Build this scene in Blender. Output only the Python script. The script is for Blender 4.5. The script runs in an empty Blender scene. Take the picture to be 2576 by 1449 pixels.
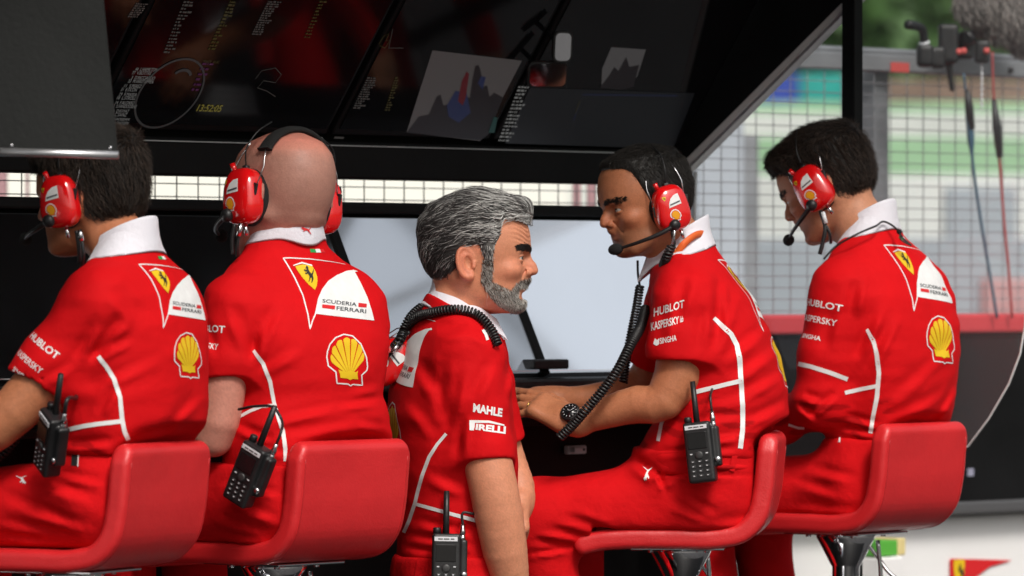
import bpy, bmesh, math, random, time
import numpy as np
from mathutils import Vector, Matrix
from mathutils.bvhtree import BVHTree
from mathutils.geometry import delaunay_2d_cdt
T0 = time.time()
R = math.radians
random.seed(7); RNG = np.random.default_rng(7)
S = bpy.context.scene
COL = S.collection

# ------------------------------------------------------------------ camera, sky, sun, exposure
FPX, DCAM, HCAM = 14311.0, 11.73, 1.56      # 200 mm lens on a 36 mm frame, in pixels of a 2576 px wide picture
cam_d = bpy.data.cameras.new('camera'); cam = bpy.data.objects.new('camera', cam_d); COL.objects.link(cam)
cam.location = (0, -DCAM, HCAM); cam.rotation_euler = (R(90), 0, 0)
cam_d.lens = 200; cam_d.sensor_width = 36; cam_d.clip_end = 2000; cam_d.clip_start = .5
cam_d.dof.use_dof = True; cam_d.dof.focus_distance = DCAM - .06; cam_d.dof.aperture_fstop = 5.0
S.camera = cam
SUN_EL, SUN_AZ = R(46), R(159)               # azimuth from +Y (away) clockwise towards +X (right)
world = bpy.data.worlds.new('World'); S.world = world; world.use_nodes = True
wn = world.node_tree; wn.nodes.clear()
wo = wn.nodes.new('ShaderNodeOutputWorld'); wb = wn.nodes.new('ShaderNodeBackground'); ws = wn.nodes.new('ShaderNodeTexSky')
ws.sky_type = 'NISHITA'; ws.sun_disc = False; ws.sun_elevation = SUN_EL; ws.sun_rotation = SUN_AZ
ws.air_density = 1.6; ws.dust_density = 6.0; ws.ozone_density = 1.0
wb.inputs['Strength'].default_value = .095
wh = wn.nodes.new('ShaderNodeHueSaturation'); wh.inputs['Saturation'].default_value = .35; wh.inputs['Value'].default_value = 1.1
wn.links.new(ws.outputs[0], wh.inputs['Color']); wn.links.new(wh.outputs[0], wb.inputs['Color']); wn.links.new(wb.outputs[0], wo.inputs['Surface'])
sun_d = bpy.data.lights.new('sun', 'SUN'); sun = bpy.data.objects.new('sun', sun_d); COL.objects.link(sun)
sun_d.energy = 2.0; sun_d.angle = R(14); sun_d.color = (1, .95, .88)
sv = Vector((math.sin(SUN_AZ)*math.cos(SUN_EL), math.cos(SUN_AZ)*math.cos(SUN_EL), math.sin(SUN_EL)))
sun.rotation_euler = sv.to_track_quat('Z', 'Y').to_euler(); sun.location = sv*30
S.view_settings.view_transform = 'Standard'; S.view_settings.look = 'None'
S.view_settings.exposure = .06; S.view_settings.gamma = 1.0
S.render.engine = 'CYCLES'
S.cycles.use_denoising = True
S.cycles.max_bounces = 8; S.cycles.transparent_max_bounces = 12

# ------------------------------------------------------------------ pixel -> place helpers
def kk(Y): return FPX/(DCAM+Y)
def W(px, py, Y=0.):
    k = kk(Y); return np.array([(px-1288)/k, Y, HCAM-(py-724.5)/k])
CAMP = np.array([0, -DCAM, HCAM])
def ray(px, py): return np.array([(px-1288)/FPX, 1.0, -(py-724.5)/FPX])
S2 = np.array([-.466, -.40, 0.]); ROWD = np.array([.677, .736, 0.]); ROWD /= np.linalg.norm(ROWD)
ROWN = np.array([-ROWD[1], ROWD[0], 0.]); UP = np.array([0, 0, 1.])
def RW(s, o, z): return S2 + ROWD*s + ROWN*o + UP*z            # stand coordinates: along the row, ahead of the stools, height
def on_plane(px, py, p0, n):
    v = ray(px, py); return CAMP + v*(np.dot(p0-CAMP, n)/np.dot(v, n))
def RO(px, py, o):                                             # pixel on the vertical plane o metres ahead of the stools
    return on_plane(px, py, RW(0, o, 0), ROWN)
def so(p): q = np.asarray(p)-S2; return q@ROWD, q@ROWN, p[2]
def nrm(v): v = np.asarray(v, float); return v/np.linalg.norm(v)

# ------------------------------------------------------------------ materials
MATS = {}
def mat(name, col, rough=.5, metal=0., spec=.5, bump=None, var=None, attr=False, coat=0., sss=0., emit=None, es=1., sheen=0., stretch=None):
    if name in MATS: return MATS[name]
    m = bpy.data.materials.new(name); m.use_nodes = True; nt = m.node_tree; b = nt.nodes['Principled BSDF']
    b.inputs['Base Color'].default_value = (*col, 1); b.inputs['Roughness'].default_value = rough
    b.inputs['Metallic'].default_value = metal; b.inputs['Specular IOR Level'].default_value = spec
    b.inputs['Coat Weight'].default_value = coat; b.inputs['Coat Roughness'].default_value = .06
    b.inputs['Sheen Weight'].default_value = sheen
    if sss:
        b.inputs['Subsurface Weight'].default_value = sss; b.inputs['Subsurface Radius'].default_value = (.012, .005, .003); b.inputs['Subsurface Scale'].default_value = .5
    if emit: b.inputs['Emission Color'].default_value = (*emit, 1); b.inputs['Emission Strength'].default_value = es
    tc = nt.nodes.new('ShaderNodeTexCoord'); src = tc.outputs['Object']
    if stretch:
        mp = nt.nodes.new('ShaderNodeMapping'); mp.inputs['Scale'].default_value = stretch; nt.links.new(src, mp.inputs[0]); src = mp.outputs[0]
    base = None
    if attr:
        at = nt.nodes.new('ShaderNodeAttribute'); at.attribute_name = 'Col'; base = at.outputs['Color']
    if var:
        sc, amt = var
        nz = nt.nodes.new('ShaderNodeTexNoise'); nz.inputs['Scale'].default_value = sc; nz.inputs['Detail'].default_value = 6
        nt.links.new(src, nz.inputs['Vector'])
        mr = nt.nodes.new('ShaderNodeMapRange'); mr.inputs['From Min'].default_value = .3; mr.inputs['From Max'].default_value = .7
        mr.inputs['To Min'].default_value = 1-amt; mr.inputs['To Max'].default_value = 1+amt
        nt.links.new(nz.outputs['Fac'], mr.inputs['Value'])
        mx = nt.nodes.new('ShaderNodeMix'); mx.data_type = 'RGBA'; mx.blend_type = 'MULTIPLY'; mx.inputs['Factor'].default_value = 1
        if base: nt.links.new(base, mx.inputs[6])
        else: mx.inputs[6].default_value = (*col, 1)
        nt.links.new(mr.outputs[0], mx.inputs[7]); base = mx.outputs[2]
        mr2 = nt.nodes.new('ShaderNodeMapRange'); mr2.inputs['To Min'].default_value = max(0, rough-.08); mr2.inputs['To Max'].default_value = min(1, rough+.08)
        nt.links.new(nz.outputs['Fac'], mr2.inputs['Value']); nt.links.new(mr2.outputs[0], b.inputs['Roughness'])
    if base: nt.links.new(base, b.inputs['Base Color'])
    if bump:
        hs = None
        for sc, st in (bump if isinstance(bump, list) else [bump]):
            nz = nt.nodes.new('ShaderNodeTexNoise'); nz.inputs['Scale'].default_value = sc; nz.inputs['Detail'].default_value = 5
            nt.links.new(src, nz.inputs['Vector'])
            bp = nt.nodes.new('ShaderNodeBump'); bp.inputs['Strength'].default_value = 1; bp.inputs['Distance'].default_value = st
            nt.links.new(nz.outputs['Fac'], bp.inputs['Height'])
            if hs: nt.links.new(hs, bp.inputs['Normal'])
            hs = bp.outputs[0]
        nt.links.new(hs, b.inputs['Normal'])
    MATS[name] = m; return m

RED = (.60, .0055, .0085)
mat('shirt_red', RED, .75, spec=.08, attr=True, var=(9, .06), bump=[(26, .003), (900, .0004)], sheen=.0)
mat('trouser_red', (.60, .006, .009), .8, spec=.08, var=(12, .08), bump=[(30, .004), (700, .0005)], sheen=.0)
mat('print_white', (.80, .80, .80), .6, var=(60, .05))
mat('print_grey', (.06, .07, .08), .6)
mat('print_red', (.66, .012, .016), .6)
mat('print_yellow', (.80, .52, .01), .55)
mat('print_orange', (.78, .33, .005), .5)
mat('print_black', (.015, .015, .015), .6)
mat('print_green', (.02, .30, .06), .6)
mat('collar_white', (.74, .73, .80), .75, bump=[(60, .002), (900, .0004)], sheen=.2)
mat('skin', (.5, .28, .18), .48, spec=.32, attr=True, sss=.10, var=(70, .06), bump=[(90, .0005), (330, .0005)])
mat('hair', (.02, .015, .012), .5, spec=.3, attr=True, var=(60, .2))
mat('cup_red', (.72, .006, .008), .16, coat=.9, spec=.6, var=(30, .03))
mat('black_plastic', (.012, .012, .013), .42, var=(40, .2), bump=(300, .0004))
mat('black_gloss', (.008, .008, .009), .12)
mat('foam', (.008, .008, .008), .95, bump=(400, .002))
mat('steel', (.62, .62, .64), .22, metal=1.)
mat('chrome', (.80, .80, .82), .07, metal=1.)
mat('gold', (.75, .48, .14), .2, metal=1.)
mat('leather_red', (.62, .017, .021), .40, spec=.65, var=(5, .10), bump=[(260, .0006), (9, .004)])
mat('leather_seam', (.44, .010, .013), .45, bump=(260, .0006))
mat('stand_black', (.006, .006, .0065), .5, spec=.18, var=(6, .3), bump=(60, .0006))
mat('screen_black', (.006, .006, .007), .07, spec=.5)
mat('panel_grey', (.013, .014, .0137), .6, spec=.3, var=(7, .12), bump=(90, .0006))
mat('aluminium', (.60, .60, .62), .35, metal=.85, var=(20, .08))
mat('trim_white', (.62, .61, .60), .3, spec=.6, var=(10, .06))
mat('eye_white', (.72, .68, .64), .15)

# ------------------------------------------------------------------ object helpers
def link(name, me, m, parent=None, smooth=True):
    o = bpy.data.objects.new(name, me); COL.objects.link(o)
    if m is not None: me.materials.append(MATS[m] if isinstance(m, str) else m)
    if parent is not None:
        o.parent = parent; o.matrix_parent_inverse = Matrix.Translation(-Vector(parent.get('_o', parent.location)))
    return o
def mesh(name, v, f, smooth=True, col=None):
    me = bpy.data.meshes.new(name)
    v = np.asarray(v, np.float32).reshape(-1, 3)
    if isinstance(f, np.ndarray):
        n, w = f.shape
        me.vertices.add(len(v)); me.vertices.foreach_set('co', v.ravel())
        me.loops.add(n*w); me.loops.foreach_set('vertex_index', f.astype(np.int32).ravel())
        me.polygons.add(n); me.polygons.foreach_set('loop_start', np.arange(0, n*w, w, dtype=np.int32))
        me.update(calc_edges=True)
    else:
        me.from_pydata(v.tolist(), [], [list(q) for q in f]); me.update()
    me.polygons.foreach_set('use_smooth', np.full(len(me.polygons), smooth))
    if col is not None:
        a = me.attributes.new('Col', 'FLOAT_COLOR', 'POINT'); c = np.ones((len(v), 4), np.float32); c[:, :3] = col
        a.data.foreach_set('color', c.ravel())
    me.update(); return me
def mk(name, vf, m, parent=None, smooth=True, col=None): return link(name, mesh(name, vf[0], vf[1], smooth, col), m, parent)
def empty(name, loc):
    o = bpy.data.objects.new(name, None); COL.objects.link(o); o.location = tuple(float(x) for x in loc); o.empty_display_size = .05
    return o
def tag(o, label=None, cat=None, group=None, kind=None):
    if label: o['label'] = label
    if cat: o['category'] = cat
    if group: o['group'] = group
    if kind: o['kind'] = kind
    return o
def join(*vfs):
    V, F, n = [], [], 0
    for v, f in vfs:
        v = np.asarray(v, float).reshape(-1, 3); V.append(v); F += [tuple(int(i)+n for i in q) for q in f]; n += len(v)
    return np.vstack(V), F
def from_bm(bm):
    v = [tuple(x.co) for x in bm.verts]; bm.verts.index_update(); f = [tuple(x.index for x in q.verts) for q in bm.faces]; bm.free(); return np.array(v), f
def box(size, bev=0., seg=2):                     # box centred at the origin
    bm = bmesh.new(); bmesh.ops.create_cube(bm, size=1)
    for v in bm.verts: v.co = Vector((v.co.x*size[0], v.co.y*size[1], v.co.z*size[2]))
    if bev: bmesh.ops.bevel(bm, geom=list(bm.edges), offset=bev, segments=seg, affect='EDGES', profile=.5)
    return from_bm(bm)
def xf(vf, A, o):                                  # columns of A are the new axes
    return np.asarray(vf[0])@np.asarray(A, float).T + np.asarray(o, float), vf[1]
def fbox(A, o, lo, hi, bev=0.):                    # box between corners lo, hi in a frame
    lo, hi = np.array(lo, float), np.array(hi, float); b = box(hi-lo, bev)
    return xf((b[0]+(lo+hi)/2, b[1]), A, o)
def cyl(a, b, r1, r2=None, n=16, cap=True):
    a, b = np.asarray(a, float), np.asarray(b, float); r2 = r1 if r2 is None else r2
    d = nrm(b-a); u = nrm(np.cross(d, [0, 0, 1] if abs(d[2]) < .9 else [1, 0, 0])); w = np.cross(d, u)
    t = np.linspace(0, 2*np.pi, n, endpoint=False); c = np.cos(t)[:, None]*u + np.sin(t)[:, None]*w
    v = np.vstack([a+c*r1, b+c*r2]); f = [(i, (i+1) % n, n+(i+1) % n, n+i) for i in range(n)]
    if cap: f += [tuple(range(n-1, -1, -1)), tuple(range(n, 2*n))]
    return v, f
def lathe(prof, a, d, n=24):                       # profile of (r, h) turned about axis d at a
    d = nrm(d); u = nrm(np.cross(d, [0, 0, 1] if abs(d[2]) < .9 else [1, 0, 0])); w = np.cross(d, u)
    t = np.linspace(0, 2*np.pi, n, endpoint=False); c = np.cos(t)[:, None]*u + np.sin(t)[:, None]*w
    v = np.vstack([np.asarray(a)+d*h+c*r for r, h in prof]); m = len(prof)
    f = [(j*n+i, j*n+(i+1) % n, (j+1)*n+(i+1) % n, (j+1)*n+i) for j in range(m-1) for i in range(n)]
    return v, f+[tuple(range(n-1, -1, -1)), tuple(range((m-1)*n, m*n))]
def smooth_path(pts, n):
    p = np.asarray(pts, float); L = np.r_[0, np.cumsum(np.linalg.norm(np.diff(p, axis=0), axis=1))]
    m = np.gradient(p, L, axis=0) if len(p) > 2 else np.tile((p[1]-p[0])/L[-1], (2, 1))
    t = np.linspace(0, L[-1], n); i = np.clip(np.searchsorted(L, t, side='right')-1, 0, len(p)-2)
    h = (L[i+1]-L[i])[:, None]; s = ((t-L[i])[:, None])/h
    return (2*s**3-3*s**2+1)*p[i]+(s**3-2*s**2+s)*h*m[i]+(-2*s**3+3*s**2)*p[i+1]+(s**3-s**2)*h*m[i+1]
def frames(p):
    t = np.gradient(p, axis=0); t /= np.linalg.norm(t, axis=1)[:, None]+1e-12
    u = np.cross(t[0], [0, 0, 1.]);  u = nrm(u) if np.linalg.norm(u) > 1e-3 else np.array([1., 0, 0])
    U = []
    for k in range(len(p)):
        u = u - t[k]*(u@t[k]); u = u/(np.linalg.norm(u)+1e-12); U.append(u)
    U = np.array(U); return t, U, np.cross(t, U)
def tube(p, r, n=8, cap=True):
    p = np.asarray(p, float); m = len(p); _, U, V = frames(p); r = np.broadcast_to(np.asarray(r, float), (m,))
    a = np.linspace(0, 2*np.pi, n, endpoint=False)
    v = (p[:, None] + r[:, None, None]*(np.cos(a)[None, :, None]*U[:, None]+np.sin(a)[None, :, None]*V[:, None])).reshape(-1, 3)
    f = [(j*n+i, j*n+(i+1) % n, (j+1)*n+(i+1) % n, (j+1)*n+i) for j in range(m-1) for i in range(n)]
    if cap: f += [tuple(range(n-1, -1, -1)), tuple(range((m-1)*n, m*n))]
    return v, f
def coil(pts, Rc=.0085, rw=.0026, pitch=.0072, per=12, n=6):
    L = sum(np.linalg.norm(np.diff(np.asarray(pts, float), axis=0), axis=1)); turns = L/pitch; N = int(turns*per)
    p = smooth_path(pts, N); _, U, V = frames(p); a = np.linspace(0, 2*np.pi*turns, N)
    return tube(p + Rc*(np.cos(a)[:, None]*U+np.sin(a)[:, None]*V), rw, n)

# ------------------------------------------------------------------ implicit surfaces
def rc(a, b, r1, r2=None):
    a, b = np.asarray(a, np.float32), np.asarray(b, np.float32); r2 = r1 if r2 is None else r2; ba = b-a; l2 = float(ba@ba+1e-12); r1, r2 = float(r1), float(r2)
    def f(P):
        q = P-a; h = np.clip((q@ba)/l2, 0, 1); q = q-h[:, None]*ba; return np.sqrt(np.einsum('ij,ij->i', q, q))-(r1+(r2-r1)*h)
    return f
def ell(c, rad, A=None):
    c, rad = np.asarray(c, np.float32), np.asarray(rad, np.float32); A = None if A is None else np.asarray(A, np.float32)
    def f(P):
        q = P-c
        if A is not None: q = q@A
        q = q/rad; k0 = np.sqrt(np.einsum('ij,ij->i', q, q)); q = q/rad; k1 = np.sqrt(np.einsum('ij,ij->i', q, q))+1e-9
        return k0*(k0-1)/k1
    return f
def rbx(c, half, r, A=None):
    c, half = np.asarray(c, np.float32), np.asarray(half, np.float32)-np.float32(r); A = None if A is None else np.asarray(A, np.float32)
    def f(P):
        q = P-c
        if A is not None: q = q@A
        q = np.abs(q)-half
        return np.linalg.norm(np.maximum(q, 0), axis=1)+np.minimum(q.max(axis=1), 0)-r
    return f
def smin(a, b, k):
    h = np.maximum(k-np.abs(a-b), 0)/k; return np.minimum(a, b)-h*h*k*.25
def smax(a, b, k): return -smin(-a, -b, k)
def uni(k, *fs):
    def f(P):
        d = fs[0](P)
        for g in fs[1:]: d = smin(d, g(P), k)
        return d
    return f
def surfnet(f, lo, hi, h, B=8, slack=.008):
    lo = np.asarray(lo, float); hi = np.asarray(hi, float)
    nb = np.maximum(1, np.ceil((hi-lo)/(h*B)).astype(int)); n = nb*B+1
    g = np.stack(np.meshgrid(*[np.arange(k) for k in nb], indexing='ij'), -1).reshape(-1, 3)
    d = f((lo+(g+.5)*h*B).astype(np.float32)).astype(np.float32)
    keep = np.abs(d) < h*B*.9+slack
    Vb = d.reshape(nb); V = np.full(n, .1, np.float32)
    V[:-1, :-1, :-1] = np.repeat(np.repeat(np.repeat(Vb, B, 0), B, 1), B, 2)
    kb = g[keep]; off = np.stack(np.meshgrid(*[np.arange(B+1)]*3, indexing='ij'), -1).reshape(-1, 3)
    for c in range(0, len(kb), 400):
        idx = (kb[c:c+400, None]*B+off[None]).reshape(-1, 3)
        V[idx[:, 0], idx[:, 1], idx[:, 2]] = f((lo+idx*h).astype(np.float32))
    for ax in range(3):                              # closed at the border
        sl = [slice(None)]*3
        for e in (0, -1): sl[ax] = e; V[tuple(sl)] = np.maximum(V[tuple(sl)], 1e-4)
    Sg = V < 0
    cs = [(i, j, k) for i in (0, 1) for j in (0, 1) for k in (0, 1)]
    cnt = sum(Sg[i:n[0]-1+i, j:n[1]-1+j, k:n[2]-1+k].astype(np.int8) for i, j, k in cs)
    act = np.argwhere((cnt > 0) & (cnt < 8))
    vals = np.stack([V[act[:, 0]+i, act[:, 1]+j, act[:, 2]+k] for i, j, k in cs], 1)
    acc = np.zeros((len(act), 3)); num = np.zeros(len(act)); csa = np.array(cs, float)
    for a in range(8):
        for b in range(a+1, 8):
            if np.abs(csa[a]-csa[b]).sum() != 1: continue
            va, vb = vals[:, a], vals[:, b]; m = (va < 0) != (vb < 0); t = va[m]/(va[m]-vb[m])
            acc[m] += csa[a]+t[:, None]*(csa[b]-csa[a]); num[m] += 1
    verts = lo+h*(act+acc/num[:, None])
    I = np.full(np.array(n)-1, -1, np.int32); I[act[:, 0], act[:, 1], act[:, 2]] = np.arange(len(act))
    Q = []
    for ax in range(3):
        b_, c_ = (ax+1) % 3, (ax+2) % 3
        s0 = [slice(None)]*3; s1 = [slice(None)]*3; s0[ax] = slice(0, -1); s1[ax] = slice(1, None)
        A0, A1 = Sg[tuple(s0)], Sg[tuple(s1)]
        e = np.argwhere(A0 != A1); e = e[(e[:, b_] > 0) & (e[:, c_] > 0) & (e[:, b_] < n[b_]-1) & (e[:, c_] < n[c_]-1)]
        ins = A0[e[:, 0], e[:, 1], e[:, 2]]
        def cell(db, dc):
            q = e.copy(); q[:, b_] -= db; q[:, c_] -= dc; return I[q[:, 0], q[:, 1], q[:, 2]]
        q = np.stack([cell(0, 0), cell(1, 0), cell(1, 1), cell(0, 1)], 1)
        q[~ins] = q[~ins][:, ::-1]; Q.append(q)
    Q = np.vstack(Q); Q = Q[(Q >= 0).all(1)]
    return verts, Q
def grad(f, P, e=.0015):
    g = np.stack([f(P+np.eye(3)[i]*e)-f(P-np.eye(3)[i]*e) for i in range(3)], 1)
    return g/(np.linalg.norm(g, axis=1)[:, None]+1e-9)
def wob(P, s, ph):                                 # cheap smooth noise, about -1..1
    x, y, z = (P*s).T
    return (np.sin(x*1.3+1.7*np.sin(y*.9+ph)+ph)+np.sin(y*1.1+1.5*np.sin(z*1.2-ph)+2*ph)+np.sin(z*1.2+1.6*np.sin(x*.8+ph*1.3)-ph))/3
def sstep(x, a, b):
    t = np.clip((x-a)/(b-a), 0, 1); return t*t*(3-2*t)
def frame_psi(psi, pitch=0., roll=0.):             # psi: 0 faces away from the camera, 90 faces left; columns right, forward, up
    p = R(psi); f = np.array([-math.sin(p), math.cos(p), 0]); r = np.array([math.cos(p), math.sin(p), 0]); u = UP.copy()
    c, s = math.cos(R(pitch)), math.sin(R(pitch)); f, u = f*c-u*s, u*c+f*s        # pitch: nods down
    c, s = math.cos(R(roll)), math.sin(R(roll)); r, u = r*c+u*s, u*c-r*s
    return np.stack([r, f, u], 1)
# ------------------------------------------------------------------ text and flat shapes
def text_vf(s, bold=0., extr=0.):
    cu = bpy.data.curves.new('t', 'FONT'); cu.body = s; cu.size = 1; cu.offset = bold; cu.resolution_u = 3; cu.fill_mode = 'FRONT'; cu.dimensions = '2D'
    o = bpy.data.objects.new('t', cu); COL.objects.link(o); bpy.context.view_layer.update()
    me = bpy.data.meshes.new_from_object(o.evaluated_get(bpy.context.evaluated_depsgraph_get()))
    v = np.array([tuple(x.co) for x in me.vertices])[:, :2]; f = [tuple(p.vertices) for p in me.polygons]
    bpy.data.objects.remove(o); bpy.data.curves.remove(cu); bpy.data.meshes.remove(me)
    lo, hi = v.min(0), v.max(0); v = (v-lo)/(hi-lo); return v, f          # unit square
def fill(poly, step=None):
    poly = np.asarray(poly, float); n = len(poly); pts = [Vector(p) for p in poly]
    if step:
        out = []
        for i in range(n):
            a, b = poly[i], poly[(i+1) % n]; m = max(1, int(np.ceil(np.linalg.norm(b-a)/step)))
            out += [a+(b-a)*t/m for t in range(m)]
        poly = np.array(out); n = len(poly); pts = [Vector(p) for p in poly]
        lo, hi = poly.min(0), poly.max(0)
        for x in np.arange(lo[0]+step*.5, hi[0], step):
            for y in np.arange(lo[1]+step*.5, hi[1], step):
                ins = False
                for i in range(n):
                    (x1, y1), (x2, y2) = poly[i], poly[i-1]
                    if (y1 > y) != (y2 > y) and x < (x2-x1)*(y-y1)/(y2-y1)+x1: ins = not ins
                if ins: pts.append(Vector((x, y)))
    r = delaunay_2d_cdt(pts, [(i, (i+1) % n) for i in range(n)], [list(range(n))], 1, 1e-9)
    return np.array([tuple(p) for p in r[0]]), [tuple(q) for q in r[2]]
def strip(pts, w, step=None, closed=False):
    p = np.asarray(pts, float); w = np.broadcast_to(np.asarray(w, float), (len(p),)).copy()
    if closed: p = np.vstack([p, p[:1]]); w = np.r_[w, w[:1]]
    if step:
        q, ww = [], []
        for i in range(len(p)-1):
            m = max(1, int(np.ceil(np.linalg.norm(p[i+1]-p[i])/step)))
            for t in range(m): q.append(p[i]+(p[i+1]-p[i])*t/m); ww.append(w[i]+(w[i+1]-w[i])*t/m)
        q.append(p[-1]); ww.append(w[-1]); p, w = np.array(q), np.array(ww)
    t = np.gradient(p, axis=0)
    if closed: t[0] = t[-1] = p[1]-p[-2]
    t /= np.linalg.norm(t, axis=1)[:, None]+1e-12; nn = np.stack([-t[:, 1], t[:, 0]], 1)
    v = np.vstack([p+nn*w[:, None]/2, p-nn*w[:, None]/2]); m = len(p)
    return v, [(i, i+1, m+i+1, m+i) for i in range(m-1)]
def join2(*vfs):
    V, F, n = [], [], 0
    for v, f in vfs: V.append(np.asarray(v)); F += [tuple(int(i)+n for i in q) for q in f]; n += len(v)
    return np.vstack(V), F
def place2(vf, x0, y0, x1, y1): v = np.asarray(vf[0]); return np.stack([x0+(x1-x0)*v[:, 0], y0+(y1-y0)*v[:, 1]], 1), vf[1]
def quad2(v, c):                                   # unit square -> four corners: bottom-left, bottom-right, top-right, top-left
    c = np.asarray(c, float); u, w = v[0][:, :1], v[0][:, 1:]
    return (1-u)*(1-w)*c[0]+u*(1-w)*c[1]+u*w*c[2]+(1-u)*w*c[3], v[1]
def flat3(vf, A, o, h=.0):                         # 2-D shape laid in the plane of the first two columns of A
    v = np.asarray(vf[0]); A = np.asarray(A); return np.asarray(o)+v[:, :1]*A[:, 0]+v[:, 1:2]*A[:, 1]+A[:, 2]*h, vf[1]
def subdiv(vf, lim):
    bm = bmesh.new(); vs = [bm.verts.new((p[0], p[1], 0)) for p in vf[0]]
    for q in vf[1]:
        try: bm.faces.new([vs[i] for i in q])
        except ValueError: pass
    bmesh.ops.triangulate(bm, faces=bm.faces[:])
    for _ in range(3):
        es = [e for e in bm.edges if e.calc_length() > lim]
        if not es: break
        bmesh.ops.subdivide_edges(bm, edges=es, cuts=1); bmesh.ops.triangulate(bm, faces=bm.faces[:])
    v, f = from_bm(bm); return v[:, :2], f
# emblems, in their own units
HORSE = np.array([(30, 92), (38, 100), (46, 97), (52, 88), (50, 78), (58, 66), (72, 55), (80, 62), (90, 76), (96, 84), (93, 66), (84, 50), (82, 40), (86, 28), (78, 16), (66, 2), (60, 4), (68, 18), (70, 30), (62, 34), (56, 24), (44, 10), (36, 8), (46, 22), (52, 36), (46, 48), (40, 56), (28, 50), (16, 54), (18, 60), (30, 60), (36, 66), (22, 66), (8, 74), (12, 80), (26, 76), (36, 78), (32, 84), (24, 82)])/100.
SHIELD = np.array([(0, .97), (.25, .99), (.5, 1), (.75, .99), (1, .97), (1, .72), (.97, .55), (.9, .38), (.78, .2), (.64, .08), (.5, 0), (.36, .08), (.22, .2), (.1, .38), (.03, .55), (0, .72)])
CAT = np.array([(0, 74), (8, 84), (20, 88), (26, 78), (40, 74), (56, 66), (66, 58), (76, 66), (88, 88), (96, 96), (90, 78), (80, 60), (74, 50), (78, 34), (88, 16), (94, 0), (86, 6), (74, 24), (62, 40), (50, 48), (36, 44), (26, 34), (12, 40), (22, 46), (26, 54), (18, 60), (8, 56), (4, 62), (16, 68)])/100.
def shell_parts(n=7):
    out = [(505, 1060), (512, 1000), (535, 935), (590, 870), (672, 835), (760, 852), (840, 930), (895, 1060), (905, 1150), (898, 1190), (848, 1235), (855, 1335), (760, 1326), (738, 1340), (715, 1323), (605, 1315), (595, 1205), (520, 1145)]
    out = np.array(out, float); c = np.array([708., 1085.])
    outline = (out-c)*[1/200., -1/252.]
    hub = np.array([733., 1250.]); ys = []
    th = np.linspace(R(196), R(-10), n*8+1)
    rim = np.stack([708+np.cos(th)*158, 1068-np.sin(th)*188], 1)
    for i in range(n):
        seg = rim[i*8:i*8+9].copy(); mid = seg[4]; g = 6.5/np.linalg.norm(seg[-1]-seg[0])*2
        seg = mid+(seg-mid)*(1-g); bul = mid-hub; bul = bul/np.linalg.norm(bul)
        seg += bul*(np.sin(np.linspace(0, np.pi, 9))*14)[:, None]
        ys.append(np.vstack([hub+(seg[0]-hub)*.16, seg, hub+(seg[-1]-hub)*.16]))
    ys.append(np.array([(618, 1180), (680, 1205), (735, 1190), (790, 1208), (812, 1190), (806, 1225), (812, 1276), (760, 1272), (733, 1284), (706, 1268), (640, 1262), (634, 1225)], float))
    return outline, [(y-c)*[1/200., -1/252.] for y in ys]

# ------------------------------------------------------------------ the setting
mat('asphalt', (.05, .05, .052), .85, var=(3, .25), bump=[(40, .004), (300, .002)])
mat('grass', (.075, .13, .035), .9, var=(.8, .35), bump=(6, .05))
mat('track', (.075, .076, .08), .85, var=(1, .15), bump=(80, .002))
mat('concrete', (.50, .50, .49), .7, var=(2, .06), bump=(50, .001))
mat('wall_white', (.86, .85, .85), .5, var=(2, .04), bump=(30, .0008))
mat('cream', (.93, .915, .87), .7, var=(.6, .03))
mat('board_green', (.34, .56, .34), .6, var=(.7, .15))
mat('board_white', (.70, .72, .70), .6, var=(.7, .1))
mat('board_grey', (.36, .40, .44), .7, var=(.7, .12))
mat('board_blue', (.03, .07, .42), .5, var=(1, .1))
mat('board_cyan', (.02, .38, .33), .5, var=(1, .1))
mat('board_brown', (.24, .16, .12), .7, var=(1.2, .25))
mat('galv', (.34, .35, .37), .45, metal=.5, var=(8, .15))
mat('fence_wire', (.30, .31, .33), .5, metal=.4)
I3 = np.eye(3); ROWA = np.stack([ROWD, ROWN, UP], 1)
def ground_sheet(name, x0, x1, y0, y1, z, m):
    return tag(mk(name, (np.array([(x0, y0, z), (x1, y0, z), (x1, y1, z), (x0, y1, z)]), [(0, 1, 2, 3)]), m, smooth=False), kind='structure')
ground_sheet('ground', -600, 600, -400, 900, 0, 'grass')
def row_sheet(name, s0, s1, o0, o1, z, m):
    return tag(mk(name, ([RW(s0, o0, z), RW(s1, o0, z), RW(s1, o1, z), RW(s0, o1, z)], [(0, 1, 2, 3)]), m, smooth=False), kind='structure')
row_sheet('pit_lane', -150, 150, -30, 1.35, .004, 'asphalt')
row_sheet('race_track', -300, 300, 1.5, 22, .004, 'track')
# pit wall with its black cover and red rail, right up to the fence
wall = empty('pit_wall', RW(3, 1.35, 0)); tag(wall, 'white pit wall with black cover and red rail behind the rightmost stool', 'wall')
mk('concrete_wall', fbox(ROWA, S2, (-8, 1.2, 0), (14, 1.5, .965), .01), 'wall_white', wall, False)
mk('cover', fbox(ROWA, S2, (-8, 1.16, .968), (14, 1.49, 1.440), .012), 'stand_black', wall, False)
mk('rail', fbox(ROWA, S2, (-8, 1.14, 1.443), (14, 1.40, 1.492), .008), mat('rail_red', (.60, .05, .06), .45, var=(5, .08)), wall, False)
lp = RO(2490, 1275, 1.158)
mk('cover_edge', fbox(ROWA, S2, (-8, 1.135, .972), (14, 1.157, 1.004), .006), mat('cover_edge_grey', (.09, .09, .095), .3), wall, False)
p = RO(2441, 1188, 1.157); mk('sticker', fbox(ROWA, p, (-.012, -.002, -.010), (.012, .001, .010)), mat('sticker_grey', (.30, .30, .40), .6), wall, False)
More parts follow.
